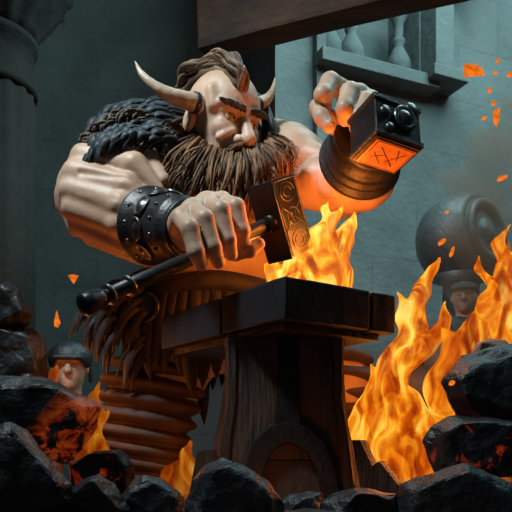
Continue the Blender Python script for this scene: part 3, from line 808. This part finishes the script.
# head with bevelled edges
bm = bmesh.new(); box_bm(bm, hc, ah*hl, wh*hw_, hh*hd, .007, 2); head_o = bmo('hammer_head', bm, M['iron'], hm)
nrm, tg, hn, ht = -wh, hh, hw_, hd
fc = hc+nrm*hn
def plate_lines(parent, fc, nrm, tg, ax, ht, hl, polys, m, r=.0028, name='engraving'):
    V, Fc = [], []
    for pl in polys: tube([fc+nrm*.001+tg*(x*ht)+ax*(y*hl) for x, y in pl], [r]*len(pl), 5, V, Fc)
    return pym(name, V, Fc, m, parent)
circ = lambda cx, cy, rx, ry, n=20: [(cx+rx*math.cos(2*math.pi*i/n), cy+ry*math.sin(2*math.pi*i/n)) for i in range(n+1)]
polys = [[(-.86,-.93),(.86,-.93),(.86,.93),(-.86,.93),(-.86,-.93)], circ(0,-.62,.6,.24), circ(0,.62,.6,.24), circ(0,-.62,.35,.13), circ(0,.62,.35,.13),
         [(-.8,-.3),(0,.0),(.8,-.3)], [(-.8,.3),(0,0),(.8,.3)], circ(0,0,.5,.22), [(-.3,-.1),(0,.16),(.3,-.1)], [(-.15,-.12),(0,.05),(.15,-.12)]]
plate_lines(head_o, fc, nrm, tg, ah, ht, hl, polys, M['steel'], .0022)
# handle: shaft, rings, pommel
hd_ = (HB-HA).normalized()
V, Fc = tube([HA.lerp(hc,t) for t in (.0,.3,.6,.9,.97)], [.023,.026,.027,.030,.030], 16)
sh = pym('handle', V, Fc, M['leather'], hm)
lathe('pommel', [(.020,-.012),(.034,-.010),(.040,.0),(.038,.03),(.032,.06),(.026,.085)], HA, hd_, M['iron'], hm, 24)
for t in (.10,.185): lathe('ring', [(.024,-.010),(.036,-.007),(.039,0),(.036,.007),(.024,.010)], HA.lerp(hc,t), hd_, M['steel'], hm, 24)
lathe('socket', [(.028,-.02),(.034,-.016),(.036,.0),(.034,.03)], HB+hd_*.012, hd_, M['iron'], hm, 20)
# second hammer: block head in the raised fist
Bc = P(377,136,2.80); s2 = 2.80/F
kk = .92; Bc = Vector((.4834*kk,2.8*kk,.36+(1.6214-.36)*kk))
u1, u2, u3 = Vector((.8952,.4367,-.0894)), Vector((-.4456,.8711,-.2064)), Vector((-.0123,.2246,.9744))
lc, la_, lu = .231*kk, .185*kk, .206*kk
bc = Bc+u1*lc/2+u2*la_/2+u3*lu/2
h2 = thing('block_hammer', bc, 'studded black hammer head with square face coloured as if fire lit in the raised fist', 'hammer')
bm = bmesh.new(); box_bm(bm, bc, u1*lc/2, u2*la_/2, u3*lu/2, .010, 3); ho2 = bmo('hammer_head', bm, M['iron'], h2)
# lower face plate with frame and scratched lines; firelight glow is in its colour
fb = bc-u3*lu/2
bm = bmesh.new(); box_bm(bm, fb-u3*.002, u1*lc*.43, u2*la_*.43, u3*.004, .002, 1); pl = bmo('striking_face', bm, M['firelit_tint'], h2)
polys = [[(-.78,-.78),(.78,-.78),(.78,.78),(-.78,.78),(-.78,-.78)], [(-.6,.3),(-.1,-.1),(.1,.3),(.6,-.5)], [(-.5,-.5),(.1,.1),(.5,.5)], [(.2,-.6),(.5,.1)], [(-.6,-.1),(0,.55)]]
plate_lines(pl, fb-u3*.004, -u3, u1, u2, lc/2, la_/2, polys, M['darkiron'], .0025, 'scoring')
# ridges, bands and round knob on the side turned to the right
ff = bc-u2*la_/2
for a in (.90,-.86): 
    bm = bmesh.new(); box_bm(bm, bc+u3*lu/2*a*.92, u1*(lc/2+.006), u2*(la_/2+.006), u3*.012, .004, 1); bmo('band', bm, M['leather'], h2)
k_ = ff+u1*lc*.12+u3*lu*.08
lathe('knob', [(.052,-.005),(.052,.012),(.044,.018),(.036,.012),(.030,.014),(.015,.026),(.001,.028)], k_, -u2, M['steel'], h2, 28)
lathe('side_stud', [(.03,-.005),(.03,.010),(.02,.016),(.001,.018)], ff+u1*lc*.30+u3*lu*.34, -u2, M['steel'], h2, 20)
lathe('side_stud', [(.022,-.005),(.022,.010),(.014,.014),(.001,.015)], ff-u1*lc*.30+u3*lu*.10, -u2, M['steel'], h2, 20)
lathe('side_stud', [(.018,-.005),(.018,.010),(.012,.014),(.001,.015)], ff-u1*lc*.22-u3*lu*.24, -u2, M['steel'], h2, 20)
V, Fc = tube([bc, P(362,116,2.93), P(340,106,2.96)], [.03,.03,.028], 14); pym('handle', V, Fc, M['leather'], h2)

# ================================================================== COALS
def rock(px, py, rx, ry, Y, seed, m, label, ryd=None, rot=0, group='coals heaped around the anvil', name='coal_lump', shape=None):
    rnd = random.Random(seed); bm = bmesh.new()
    c = P(px,py,Y); a, b, d = R(rx,Y), (R(ryd,Y) if ryd else R((rx+ry)*.42,Y)), R(ry,Y)
    if shape:   # outline traced in pixels, given thickness
        n = len(shape)
        for k in range(3):
            for (x,y) in shape:
                f = (1,.72,.45)[k]; yy = Y+(0,-.5,.7)[k]*b
                p = P(px+(x-px)*f+rnd.uniform(-2,2), py+(y-py)*f+rnd.uniform(-2,2), Y)
                bm.verts.new((p.x, yy*1.0+rnd.uniform(-.02,.02), p.z))
    else:
        for i in range(22):
            v = Vector((rnd.gauss(0,1),rnd.gauss(0,1),rnd.gauss(0,1))).normalized()*rnd.uniform(.86,1.05)
            q = math.cos(rot)*v.x*a-math.sin(rot)*v.z*d, v.y*b, math.sin(rot)*v.x*a+math.cos(rot)*v.z*d
            bm.verts.new(c+Vector(q))
    r = bmesh.ops.convex_hull(bm, input=bm.verts[:])
    bmesh.ops.delete(bm, geom=[v for v in bm.verts if not v.link_faces], context='VERTS')
    bmesh.ops.bevel(bm, geom=bm.edges[:], offset=min(a,d)*.035, segments=1, affect='EDGES')
    bmesh.ops.triangulate(bm, faces=bm.faces[:])
    for _ in range(4):
        es = [e for e in bm.edges if e.calc_length() > .03]
        if not es: break
        bmesh.ops.subdivide_edges(bm, edges=es, cuts=1); bmesh.ops.triangulate(bm, faces=[f for f in bm.faces if len(f.verts) > 3])
    for v in bm.verts:
        p = v.co*6+Vector((seed,0,0)); rn = mnoise.noise_vector(p)*.010 + mnoise.noise_vector(p*3.2)*.007 
        cell = mnoise.cell_vector(v.co*9)*.006
        v.co += rn+cell
    bmesh.ops.translate(bm, verts=bm.verts[:], vec=-c)
    o = bmo(name, bm, m, None, False); o.location = c
    return tag(o, label, 'rock' if name == 'boulder' else 'coal', group)
G = 'coals heaped around the anvil'
rock(10,308,24,24,2.9,1,M['coal'],'dark rounded boulder at the left edge, on top of the fire lit one', name='boulder', group='boulders at the left edge', shape=[(-16,292),(4,284),(20,289),(29,300),(33,318),(26,327),(-16,332)], ryd=20)
rock(12,350,36,36,2.95,2,M['greycoal'],'grey sided boulder lit orange from below, under the dark boulder', name='boulder', group='boulders at the left edge', shape=[(-30,322),(26,324),(38,335),(46,352),(48,376),(40,392),(-30,392)], ryd=30)
rock(48,418,52,46,2.25,3,M['hotcoal'],'large coal with red glowing cracked side, left of the smith', shape=[(-6,378),(18,376),(58,381),(92,398),(102,410),(96,430),(82,452),(64,464),(30,448),(-12,440)], ryd=44)
rock(28,472,48,50,1.95,4,M['coal'],'smooth dark slab coal leaning in the lower left corner', shape=[(-20,432),(12,426),(24,430),(62,470),(76,488),(70,530),(-20,530)], ryd=40)
rock(96,470,34,24,2.35,5,M['warmcoal'],'glowing coal lump between the big cracked coal and the wrapped leg', shape=[(64,462),(92,452),(122,448),(134,462),(136,490),(120,498),(70,492)], ryd=28)
rock(92,500,36,28,2.0,6,M['coal'],'pointed dark coal at the bottom edge left of the grey veined one', shape=[(52,500),(80,480),(97,474),(112,486),(128,512),(126,535),(46,535)], ryd=30)
rock(152,500,30,26,2.1,7,M['greycoal'],'small coal with pale broken edges at the bottom, left of the large faceted coal', shape=[(120,500),(134,482),(148,474),(160,480),(176,490),(186,500),(186,535),(118,535)], ryd=26)
rock(232,496,50,42,2.05,8,M['greycoal'],'large faceted coal in front of the pedestal with pale blue top', shape=[(184,500),(190,482),(206,463),(222,457),(246,464),(272,484),(284,502),(286,535),(180,535)], ryd=40)
rock(300,512,28,20,2.1,9,M['greycoal'],'low grey coal at the bottom edge, right of the large faceted coal', shape=[(272,508),(286,498),(302,493),(316,494),(324,506),(326,530),(270,530)], ryd=26)
rock(360,510,42,20,2.05,10,M['coal'],'wide flat coal with orange lit top edge at the bottom centre right', shape=[(320,505),(330,497),(352,492),(384,494),(398,498),(400,530),(316,530)], ryd=30)
rock(442,498,48,38,2.05,11,M['coal'],'broad dark coal along the bottom right, below the red edged one', shape=[(392,512),(398,488),(420,478),(440,476),(466,462),(486,470),(520,486),(530,535),(390,535)], ryd=40)
rock(482,448,58,36,2.25,12,M['warmcoal'],'dark coal with red hot lower left edge, second from top of the right stack', shape=[(420,442),(430,428),(446,414),(470,416),(500,424),(540,424),(540,480),(470,474),(436,474)], ryd=40)
rock(486,392,50,42,2.35,13,M['coal'],'big jagged black coal near the top of the right stack beside the flames', shape=[(438,382),(452,366),(462,358),(484,362),(500,352),(516,344),(545,350),(545,428),(500,432),(456,420),(446,404)], ryd=40)
rock(488,350,20,14,2.5,14,M['clay'],'small rounded stone peeking over the top of the right stack', shape=[(468,360),(474,344),(488,338),(504,340),(512,352),(508,372),(470,372)], ryd=20)
rock(412,490,20,18,2.3,15,M['coal'],'small coal wedged right of the broken boards', shape=[(398,500),(402,486),(418,480),(432,486),(436,510),(400,512)], ryd=18)
rock(470,498,40,30,2.3,21,M['coal'],'dark coal supporting the right stack, mostly hidden', ryd=34)
rock(520,470,40,60,2.5,22,M['coal'],'dark coal behind the right stack at the frame edge', ryd=34)
rock(20,420,50,50,2.75,23,M['warmcoal'],'glowing coal behind the large cracked coal at the left', ryd=30)
rock(-30,470,50,60,2.5,24,M['coal'],'dark coal behind the corner slab at the left edge', ryd=34)
# broken boards by the pedestal
def board(pts, Y, th, label):
    V = [P(x,y,Y+.0) for x,y in pts]; n = len(V); V2 = [v+Vector((.03,th,0)) for v in V]
    bm = bmesh.new(); a = [bm.verts.new(v) for v in V]; b = [bm.verts.new(v) for v in V2]
    bm.faces.new(a); bm.faces.new(b[::-1])
    for i in range(n): bm.faces.new([a[i],b[i],b[(i+1)%n],a[(i+1)%n]])
    o = bmo('broken_board', bm, M['wood']); return tag(o, label, 'board', 'broken boards beside the anvil foot')
board([(352,440),(360,440),(372,466),(379,461),(402,490),(402,520),(366,520)], 2.52, .05, 'jagged charred board leaning right of the anvil pedestal')
board([(197,452),(206,450),(212,462),(200,520),(184,520)], 2.52, .05, 'narrow charred board leaning left of the anvil pedestal')

# ================================================================== FLAMES
def fwarp(seed, amp):
    def w(X):
        a = np.sin(X[:,2]*19+seed+X[:,0]*7)*amp + np.sin(X[:,2]*41+X[:,1]*13+seed*2)*amp*.45
        b = np.sin(X[:,2]*17+seed*1.7+X[:,0]*9)*amp
        c = np.sin(X[:,0]*23+seed)*amp*.5
        return X+np.stack([a,b,c],1)
    return w
def tongue(pts, rads, Y, k=.012, dz=0, flat=1):
    it = []
    for i in range(len(pts)-1):
        y0 = Y+(pts[i][2] if len(pts[i]) > 2 else 0); y1 = Y+(pts[i+1][2] if len(pts[i+1]) > 2 else 0)
        it.append(cap(q3(pts[i][0],pts[i][1],y0), R(rads[i],Y), q3(pts[i+1][0],pts[i+1][1],y1), max(R(rads[i+1],Y),.004), .015))
    return grp(k, it)
def bounds(trees, pad=.09):
    lo = np.array([9.]*3); hi = -lo
    def rec(n):
        nonlocal lo, hi
        if n[0] == 'c':
            for p, r in ((n[1],n[2]),(n[3],n[4])): lo = np.minimum(lo, p-r); hi = np.maximum(hi, p+r)
        elif n[0] == 'e': lo = np.minimum(lo, n[1]-n[2].max()); hi = np.maximum(hi, n[1]+n[2].max())
        elif n[0] == 'x': rec(n[1])
        else:
            for q in n[2]: rec(q)
    rec(trees); return lo-pad, hi+pad
def flame(label, tongues, m, seed, group='flames of the forge fire', amp=.012, hres=.009):
    t = grp(.012, tongues); lo, hi = bounds(t)
    o = sculpt('flame', t, lo, hi, hres, m, None, warp=fwarp(seed, amp))
    return tag(o, label, 'flame', group)
# on the anvil
flame('bright yellow flame on the anvil top behind the hammer head', [
    tongue([(300,290),(306,262),(322,240),(330,218),(342,206)], [26,22,13,6,1], 3.07),
    tongue([(324,290),(330,265),(340,245),(348,228),(352,212)], [24,20,13,7,1], 3.05),
    tongue([(280,288),(276,276),(270,268),(262,262)], [14,11,7,1], 3.10),
    tongue([(338,288),(344,272),(347,256),(344,240)], [12,9,6,1], 3.02),
    tongue([(312,260),(318,236),(325,222),(322,208),(328,200)], [13,9,6,4,1], 3.09),
    tongue([(300,262),(302,246),(310,232)], [10,7,1], 3.02)], M['flame2'], 1.0)
# right side
flame('tall flame right of the anvil, in front of the brown shapes', [
    tongue([(395,480),(388,450),(392,420),(385,395),(395,370),(408,345),(414,315),(424,290),(430,268),(438,255)], [34,32,28,22,18,15,12,8,5,1], 3.05),
    tongue([(420,480),(418,450),(412,425),(404,400),(398,385)], [30,26,20,13,2], 3.0),
    tongue([(375,470),(368,440),(368,410),(376,385),(372,362)], [22,20,15,9,1], 3.1),
    tongue([(408,360),(424,345),(438,330),(446,316),(448,300)], [14,11,8,5,1], 3.0),
    tongue([(405,335),(400,320),(404,305),(398,292)], [9,6,4,1], 3.05),
    tongue([(425,440),(434,420),(430,400)], [14,9,1], 3.0)], M['flame'], 2.3)
flame('wide leaning flame at the right edge above the coal stack', [
    tongue([(448,400),(446,375),(455,352),(474,334),(489,312),(496,288),(505,264),(512,240)], [20,18,15,11,10,9,6,1], 2.85),
    tongue([(500,380),(495,350),(500,325),(508,300),(515,275)], [26,22,18,12,2], 2.9),
    tongue([(462,370),(452,350),(448,338),(440,325)], [14,11,7,1], 2.85),
    tongue([(486,312),(484,298),(488,286),(480,272)], [8,6,4,1], 2.8),
    tongue([(494,300),(488,282),(478,270),(480,255)], [8,5,4,1], 2.85),
    tongue([(510,310),(504,285),(510,262),(500,240),(505,225)], [14,11,8,5,1], 2.9)], M['flame'], 4.1)
flame('small flame left of the wrapped leg', [
    tongue([(86,470),(88,440),(94,415),(92,398),(100,380)], [14,12,8,5,1], 3.25),
    tongue([(100,475),(102,450),(98,428),(106,408)], [12,9,6,1], 3.25)], M['flame3'], 5.0)
flame('low flame behind the left boulders', [
    tongue([(50,400),(48,385),(56,374),(60,366)], [12,9,5,1], 3.3),
    tongue([(10,420),(20,395),(44,380),(52,372)], [16,12,6,1], 3.3)], M['flame3'], 6.0)
flame('small flame between the legs left of the pedestal', [
    tongue([(186,490),(188,470),(184,455),(190,440)], [14,11,6,1], 3.35),
    tongue([(172,490),(170,474),(176,462)], [12,8,1], 3.35)], M['flame3'], 7.0)

# smoke rising behind the right flames
def smoke_mat():
    m, nt = newmat('smoke'); out = nt.nodes.new('ShaderNodeOutputMaterial'); v = nt.nodes.new('ShaderNodeVolumePrincipled')
    v.inputs['Color'].default_value = (.42,.26,.18,1); v.inputs['Density'].default_value = 1.8; v.inputs['Anisotropy'].default_value = .1
    nt.links.new(v.outputs[0], out.inputs['Volume']); return m
smk = grp(.15, [cap(q3(480,290,4.6), R(30,4.6), q3(478,215,4.6), R(30,4.6), .15), cap(q3(478,215,4.6), R(30,4.6), q3(498,150,4.6), R(26,4.6), .15),
                sph(q3(458,180,4.55), R(16,4.6), .15), cap(q3(498,150,4.6), R(24,4.6), q3(520,100,4.6), R(14,4.6), .15)])
lo, hi = bounds(smk, .2)
o = sculpt('smoke', smk, lo, hi, .03, smoke_mat(), None, warp=fwarp(3.3, .05)); tag(o, 'brown smoke drifting up behind the right flames', 'smoke', kind='stuff')

# ================================================================== EMBERS
rnd = random.Random(5)
def ember(px, py, w, hgt, Y, label, a=0, pts=None):
    c = P(px,py,Y); V = []
    pts = pts or [(-1,-.6),(-.2,-1),(.9,-.5),(1,.4),(.2,1),(-.7,.7)]
    front = [Vector((math.cos(a)*x*R(w,Y)-math.sin(a)*y*R(hgt,Y), 0, math.sin(a)*x*R(w,Y)+math.cos(a)*y*R(hgt,Y))) for x, y in pts]
    bm = bmesh.new(); A = [bm.verts.new(v+Vector((0,rnd.uniform(-.006,.006),0))) for v in front]; B = [bm.verts.new(v*.8+Vector((0,.012,0))) for v in front]
    bm.faces.new(A); bm.faces.new(B[::-1]); n = len(A)
    for i in range(n): bm.faces.new([A[i],B[i],B[(i+1)%n],A[(i+1)%n]])
    o = bmo('ember', bm, M['ember']); o.location = c
    return tag(o, label, 'ember', 'glowing scraps drifting in the air')
ember(474,70,10,7,3.2,'largest glowing scrap, four cornered, high above the right flames',0,[(-1,-1),(.6,-.8),(1.15,-.7),(.75,.6),(-.3,1),(-1,.9)])
ember(496,117,4.5,10,3.2,'upright glowing scrap below the largest one',0,[(-.6,.6),(.9,1),(.8,-.3),(.2,-1),(-.5,-.5)])
ember(490,90,2,3,3.2,'small ember between the two large scraps')
ember(494,103,2.5,2.5,3.2,'small ember just above the upright scrap')
ember(484,118,2.5,1.8,3.2,'tiny ember just left of the upright scrap')
ember(498,60,2.5,2,3.2,'tiny ember up right of the largest scrap')
ember(510,74,3,3,3.2,'ember cut by the right frame edge')
ember(495,73,2,1.5,3.2,'tiny ember right beside the largest scrap')
ember(442,242,5,2.5,3.2,'slanted ember before the round drum, left one of the pair',.6)
ember(452,252,2,6,3.2,'thin upright ember before the round drum, right one of the pair',-.3)
ember(502,178,6,2.5,3.2,'flat ember over the top right of the round drum',.3)
ember(447,212,2,1.5,3.2,'tiny ember above the slanted pair by the drum')
ember(73,279,5.5,5,3.0,'triangular ember left of the hammer pommel',0,[(-1,.8),(0,1),(1,.7),(.1,-1)])
ember(57,319,3.5,9,3.0,'drop shaped ember above the helmeted figure',0,[(-.1,1),(.4,.2),(1,-.4),(.3,-1),(-.8,-.8),(-.9,-.2)])
ember(452,383,3,3,2.1,'small spark in front of the right coal stack',0)
ember(440,330,4,4,3.6,'spark drifting over the right flame',.4)

# ================================================================== BACKGROUND FIGURES AND SHAPES
def bust(px, py, Y, hr, label, m_hat, hat, facing, shoulder=36):
    c = P(px,py,Y); p = thing('person', (c.x,Y,0), label, 'person')
    r = R(hr,Y); f = Vector(facing).normalized(); s = Vector((-f.y,f.x,0)); u = Vector((0,0,1))
    q = lambda a,b,d: tuple(c+f*(a*r)+s*(b*r)+u*(d*r))
    A = [tuple(f),tuple(s),(0,0,1)]; sh = R(shoulder,Y)
    zsh = c.z-r*1.9; hz = min(.9, c.z*.5); q_ = hz/.9
    t = grp(.02,[ell(q(0,0,.1),(r*.95,r*.8,r*1.0),A,.02), ell(q(.1,0,-.55),(r*.75,r*.62,r*.65),A,.04),
        cap(q(.85,0,.1),r*.12,q(1.05,0,-.3),r*.2,.01), cap(q(.75,-.45,.22),r*.14,q(.75,.45,.22),r*.14,.01),
        cut(ell(q(.95,.32,.02),(r*.22,r*.2,r*.11),A,.01)), cut(ell(q(.95,-.32,.02),(r*.22,r*.2,r*.11),A,.01)),
        cap(q(.8,.2,-.62),r*.12,q(.8,-.2,-.62),r*.12,.01), sph(q(.7,0,-.95),r*.3,.03),
        ell(q(0,.85,-.1),(r*.16,r*.1,r*.28),A,.01), ell(q(0,-.85,-.1),(r*.16,r*.1,r*.28),A,.01),
        cap(q(-.1,0,-.8),r*.55,q(-.1,0,-1.8),r*.6,.03)])
    sculpt('body', grp(.03,[t, cap((c.x,Y,zsh-.1),sh*.5*q_,(c.x,Y,hz),sh*.42*q_,.06), cap((c.x-.09,Y,hz-.04),.10*q_,(c.x-.1,Y,.1),.06,.03), cap((c.x+.09,Y,hz-.04),.10*q_,(c.x+.1,Y,.1),.06,.03),
        cap((c.x-.1,Y,.06),.055,(c.x-.1,Y-.14,.05),.045,.03), cap((c.x+.1,Y,.06),.055,(c.x+.1,Y-.14,.05),.045,.03)]),
        (c.x-.3,Y-.3,-.01),(c.x+.3,Y+.3,c.z+r*1.4), .011, M['skin'], p)
    arm = lambda k: [cap((c.x+k*sh*.8,Y,zsh-.06),.075,(c.x+k*(sh+.04),Y-.02,zsh-.36),.055,.03), cap((c.x+k*(sh+.04),Y-.02,zsh-.36),.055,(c.x+k*sh*.6,Y-.2,zsh-.5),.045,.03)]
    sculpt('shirt', grp(.04,[cap((c.x-sh*.7,Y,zsh-.05),.085,(c.x+sh*.7,Y,zsh-.05),.085,.05), ell((c.x,Y,zsh-.25*q_),(sh*.95,.15,.3*q_),None,.06), ell((c.x,Y,zsh-.5*q_),(sh*.8,.14,.25*q_),None,.06)]+arm(-1)+arm(1)),
        (c.x-sh-.2,Y-.35,zsh-.95),(c.x+sh+.2,Y+.3,zsh+.15), .014, M['shirt'], p)
    for k in (-1,1):
        e = c+f*(r*.74)+s*(r*.32*k)+u*(r*.02); bm = bmesh.new(); bmesh.ops.create_uvsphere(bm, u_segments=10, v_segments=8, radius=r*.13, matrix=Matrix.Translation(e)); bmo('eye', bm, M['eye'], p, True)
    if hat == 'cap':
        sculpt('flat_cap', grp(.02,[ell(q(-.05,0,.62),(r*1.1,r*1.0,r*.42),A,.02), ell(q(.85,0,.42),(r*.5,r*.7,r*.1),A,.03)]), tuple(Vector(q(0,0,0))-Vector((r*2,r*2,r))), tuple(Vector(q(0,0,0))+Vector((r*2,r*2,r*2))), .009, m_hat, p)
    else:
        sculpt('helmet', grp(.01,[ell(q(-.05,0,.45),(r*1.15,r*1.1,r*.85),A,.02), cut(ell(q(.6,0,-.2),(r*.9,r*.8,r*.55),A,.02)), cap(q(-.2,1.0,-.1),r*.14,q(-.1,1.0,-.7),r*.1,.02), cap(q(-.2,-1.0,-.1),r*.14,q(-.1,-1.0,-.7),r*.1,.02), cap(q(1.1,-.6,.35),r*.12,q(1.1,.6,.35),r*.12,.02)]), tuple(Vector(q(0,0,0))-Vector((r*2,r*2,r*1.3))), tuple(Vector(q(0,0,0))+Vector((r*2,r*2,r*2))), .009, m_hat, p)
    return p
bust(464,297,4.9,14,'person in dark shirt and flat cap standing behind the right flames', M['shirt'],'cap',(-.35,-1,0),42)
bust(70,367,4.3,20,'person in a rounded helmet standing far back behind the left coals', M['greycoal'],'helmet',(.15,-1,0),38)
# domed drum with ringed porthole
dc_ = P(461,241,5.5); dm = thing('metal_drum', (dc_.x,dc_.y,0), 'big round domed metal drum with ringed porthole behind the right flames', 'drum')
rD = R(46,5.5); axd = Vector((.62,-.75,.12)).normalized()
lathe('shell', [(rD*math.sin(a),-rD*math.cos(a)*.95) for a in [math.pi*(.02+.70*i/16) for i in range(17)]]+[(rD*.74,rD*.58),(rD*.70,rD*.62)], dc_, axd, M['drum'], dm, 48)
lathe('porthole_ring', [(rD*.62,rD*.55),(rD*.68,rD*.58),(rD*.68,rD*.70),(rD*.60,rD*.74),(rD*.50,rD*.70),(rD*.46,rD*.60),(rD*.30,rD*.58),(rD*.24,rD*.68),(.001,rD*.72)], dc_, axd, M['drum'], dm, 40)
lathe('stand', [(.30,0),(.30,.06),(.16,.12),(.14,dc_.z-rD*.95),(.26,dc_.z-rD*.80)], (dc_.x,dc_.y,0), (0,0,1), M['drum'], dm, 28)
# rounded clay jars behind the tall flame
def jar(px, py, Y, w, label):
    c = P(px,py,Y); r = R(w,Y); H_ = c.z
    o = lathe('clay_jar', [(r*.55,0),(r*.6,.02),(r*.8,H_*.4),(r,H_*.75),(r*.98,H_*.95),(r*.8,H_*1.15),(r*.5,H_*1.28),(r*.48,H_*1.34),(r*.6,H_*1.38),(r*.45,H_*1.38),(r*.42,H_*1.3)], (c.x,Y,0), (0,0,1), M['clay'], None, 40)
    tag(o, label, 'jar', 'clay jars behind the flames')
jar(408,400,4.0,32,'round clay jar lit orange, nearest the anvil behind the tall flame')
jar(437,376,4.45,26,'smaller clay jar behind the tall flame, towards the right coals')

# ================================================================== LIGHT
def area(loc, target, size, power, color, sy=None):
    l = bpy.data.lights.new('area', 'AREA'); l.energy = power; l.color = color; l.size = size
    if sy: l.shape = 'RECTANGLE'; l.size_y = sy
    o = bpy.data.objects.new('sky_or_fill_light', l); COL.objects.link(o); o.location = loc
    o.rotation_euler = (Vector(target)-Vector(loc)).to_track_quat('-Z','Y').to_euler(); return o
def point(loc, power, color=(1,.30,.05), r=.12):
    l = bpy.data.lights.new('fire_or_fill_light', 'POINT'); l.energy = power; l.color = color; l.shadow_soft_size = r
    o = bpy.data.objects.new('fire_or_fill_light', l); COL.objects.link(o); o.location = loc; return o
kl = area((-1.7,1.5,4.3), (-.3,3.2,1.6), .5, 40, (.84,.96,1.0)); kl.data.spread = math.radians(80)        # cool light from the opening above
area((2.6,4.4,5.6), (1.6,6.5,2.4), 3.0, 230, (.55,.92,.95))        # daylight falling on the far right wall
area((.9,4.8,4.4), (.1,3.4,2.0), .8, 40, (.6,.95,1.0))            # rim from behind
area((-2.6,5.0,6.0), (-1.6,7.4,2.2), 2.0, 13, (.72,.95,.93))       # added fill lamp to lift the dark left part of the hall
O = (1,.25,.035)
point(P(264,264,3.0), 6, O, .08)
point(P(320,262,2.93), 9, O, .10)
point(P(332,202,2.76), 10, O, .08)  # added lamp ahead of the anvil flame, puts orange on the face
point(P(50,386,2.72), 1.2, O, .06)  # added lamp in front of the left boulders for their orange underside
point(P(345,238,3.02), 7, O, .10)
point(P(395,420,3.05), 10, O, .15)
point(P(480,330,2.9), 12, O, .15)
point(P(90,430,3.25), 1.6, O, .10)
point(P(40,380,3.45), 6, O, .10)
point(P(186,470,3.35), 1.5, O, .08)
point(P(418,455,2.75), 3.5, O, .08)
point(P(286,500,2.36), .8, O, .05)  # added lamp low in front, warms the shadowed pedestal
point(P(112,448,2.85), .7, O, .08)
w = bpy.data.worlds.new('world'); scene.world = w; w.use_nodes = True
bg = w.node_tree.nodes['Background']; bg.inputs[0].default_value = (.35,.62,.68,1); bg.inputs[1].default_value = .035

# ================================================================== CAMERA
cam = bpy.data.cameras.new('camera'); co = bpy.data.objects.new('camera', cam); COL.objects.link(co)
co.location = (0,0,CZ); co.rotation_euler = (math.pi/2,0,0)
cam.sensor_width = 36; cam.lens = F/512*36; cam.shift_y = (HZ-256)/512; cam.clip_start = .05
scene.camera = co
vs = scene.view_settings; vs.view_transform = 'Standard'; vs.look = 'None'; vs.exposure = 0; vs.gamma = 1; vs.use_curve_mapping = False
scene.cycles.transparent_max_bounces = 24; scene.cycles.max_bounces = 6
scene.cycles.sample_clamp_indirect = 4
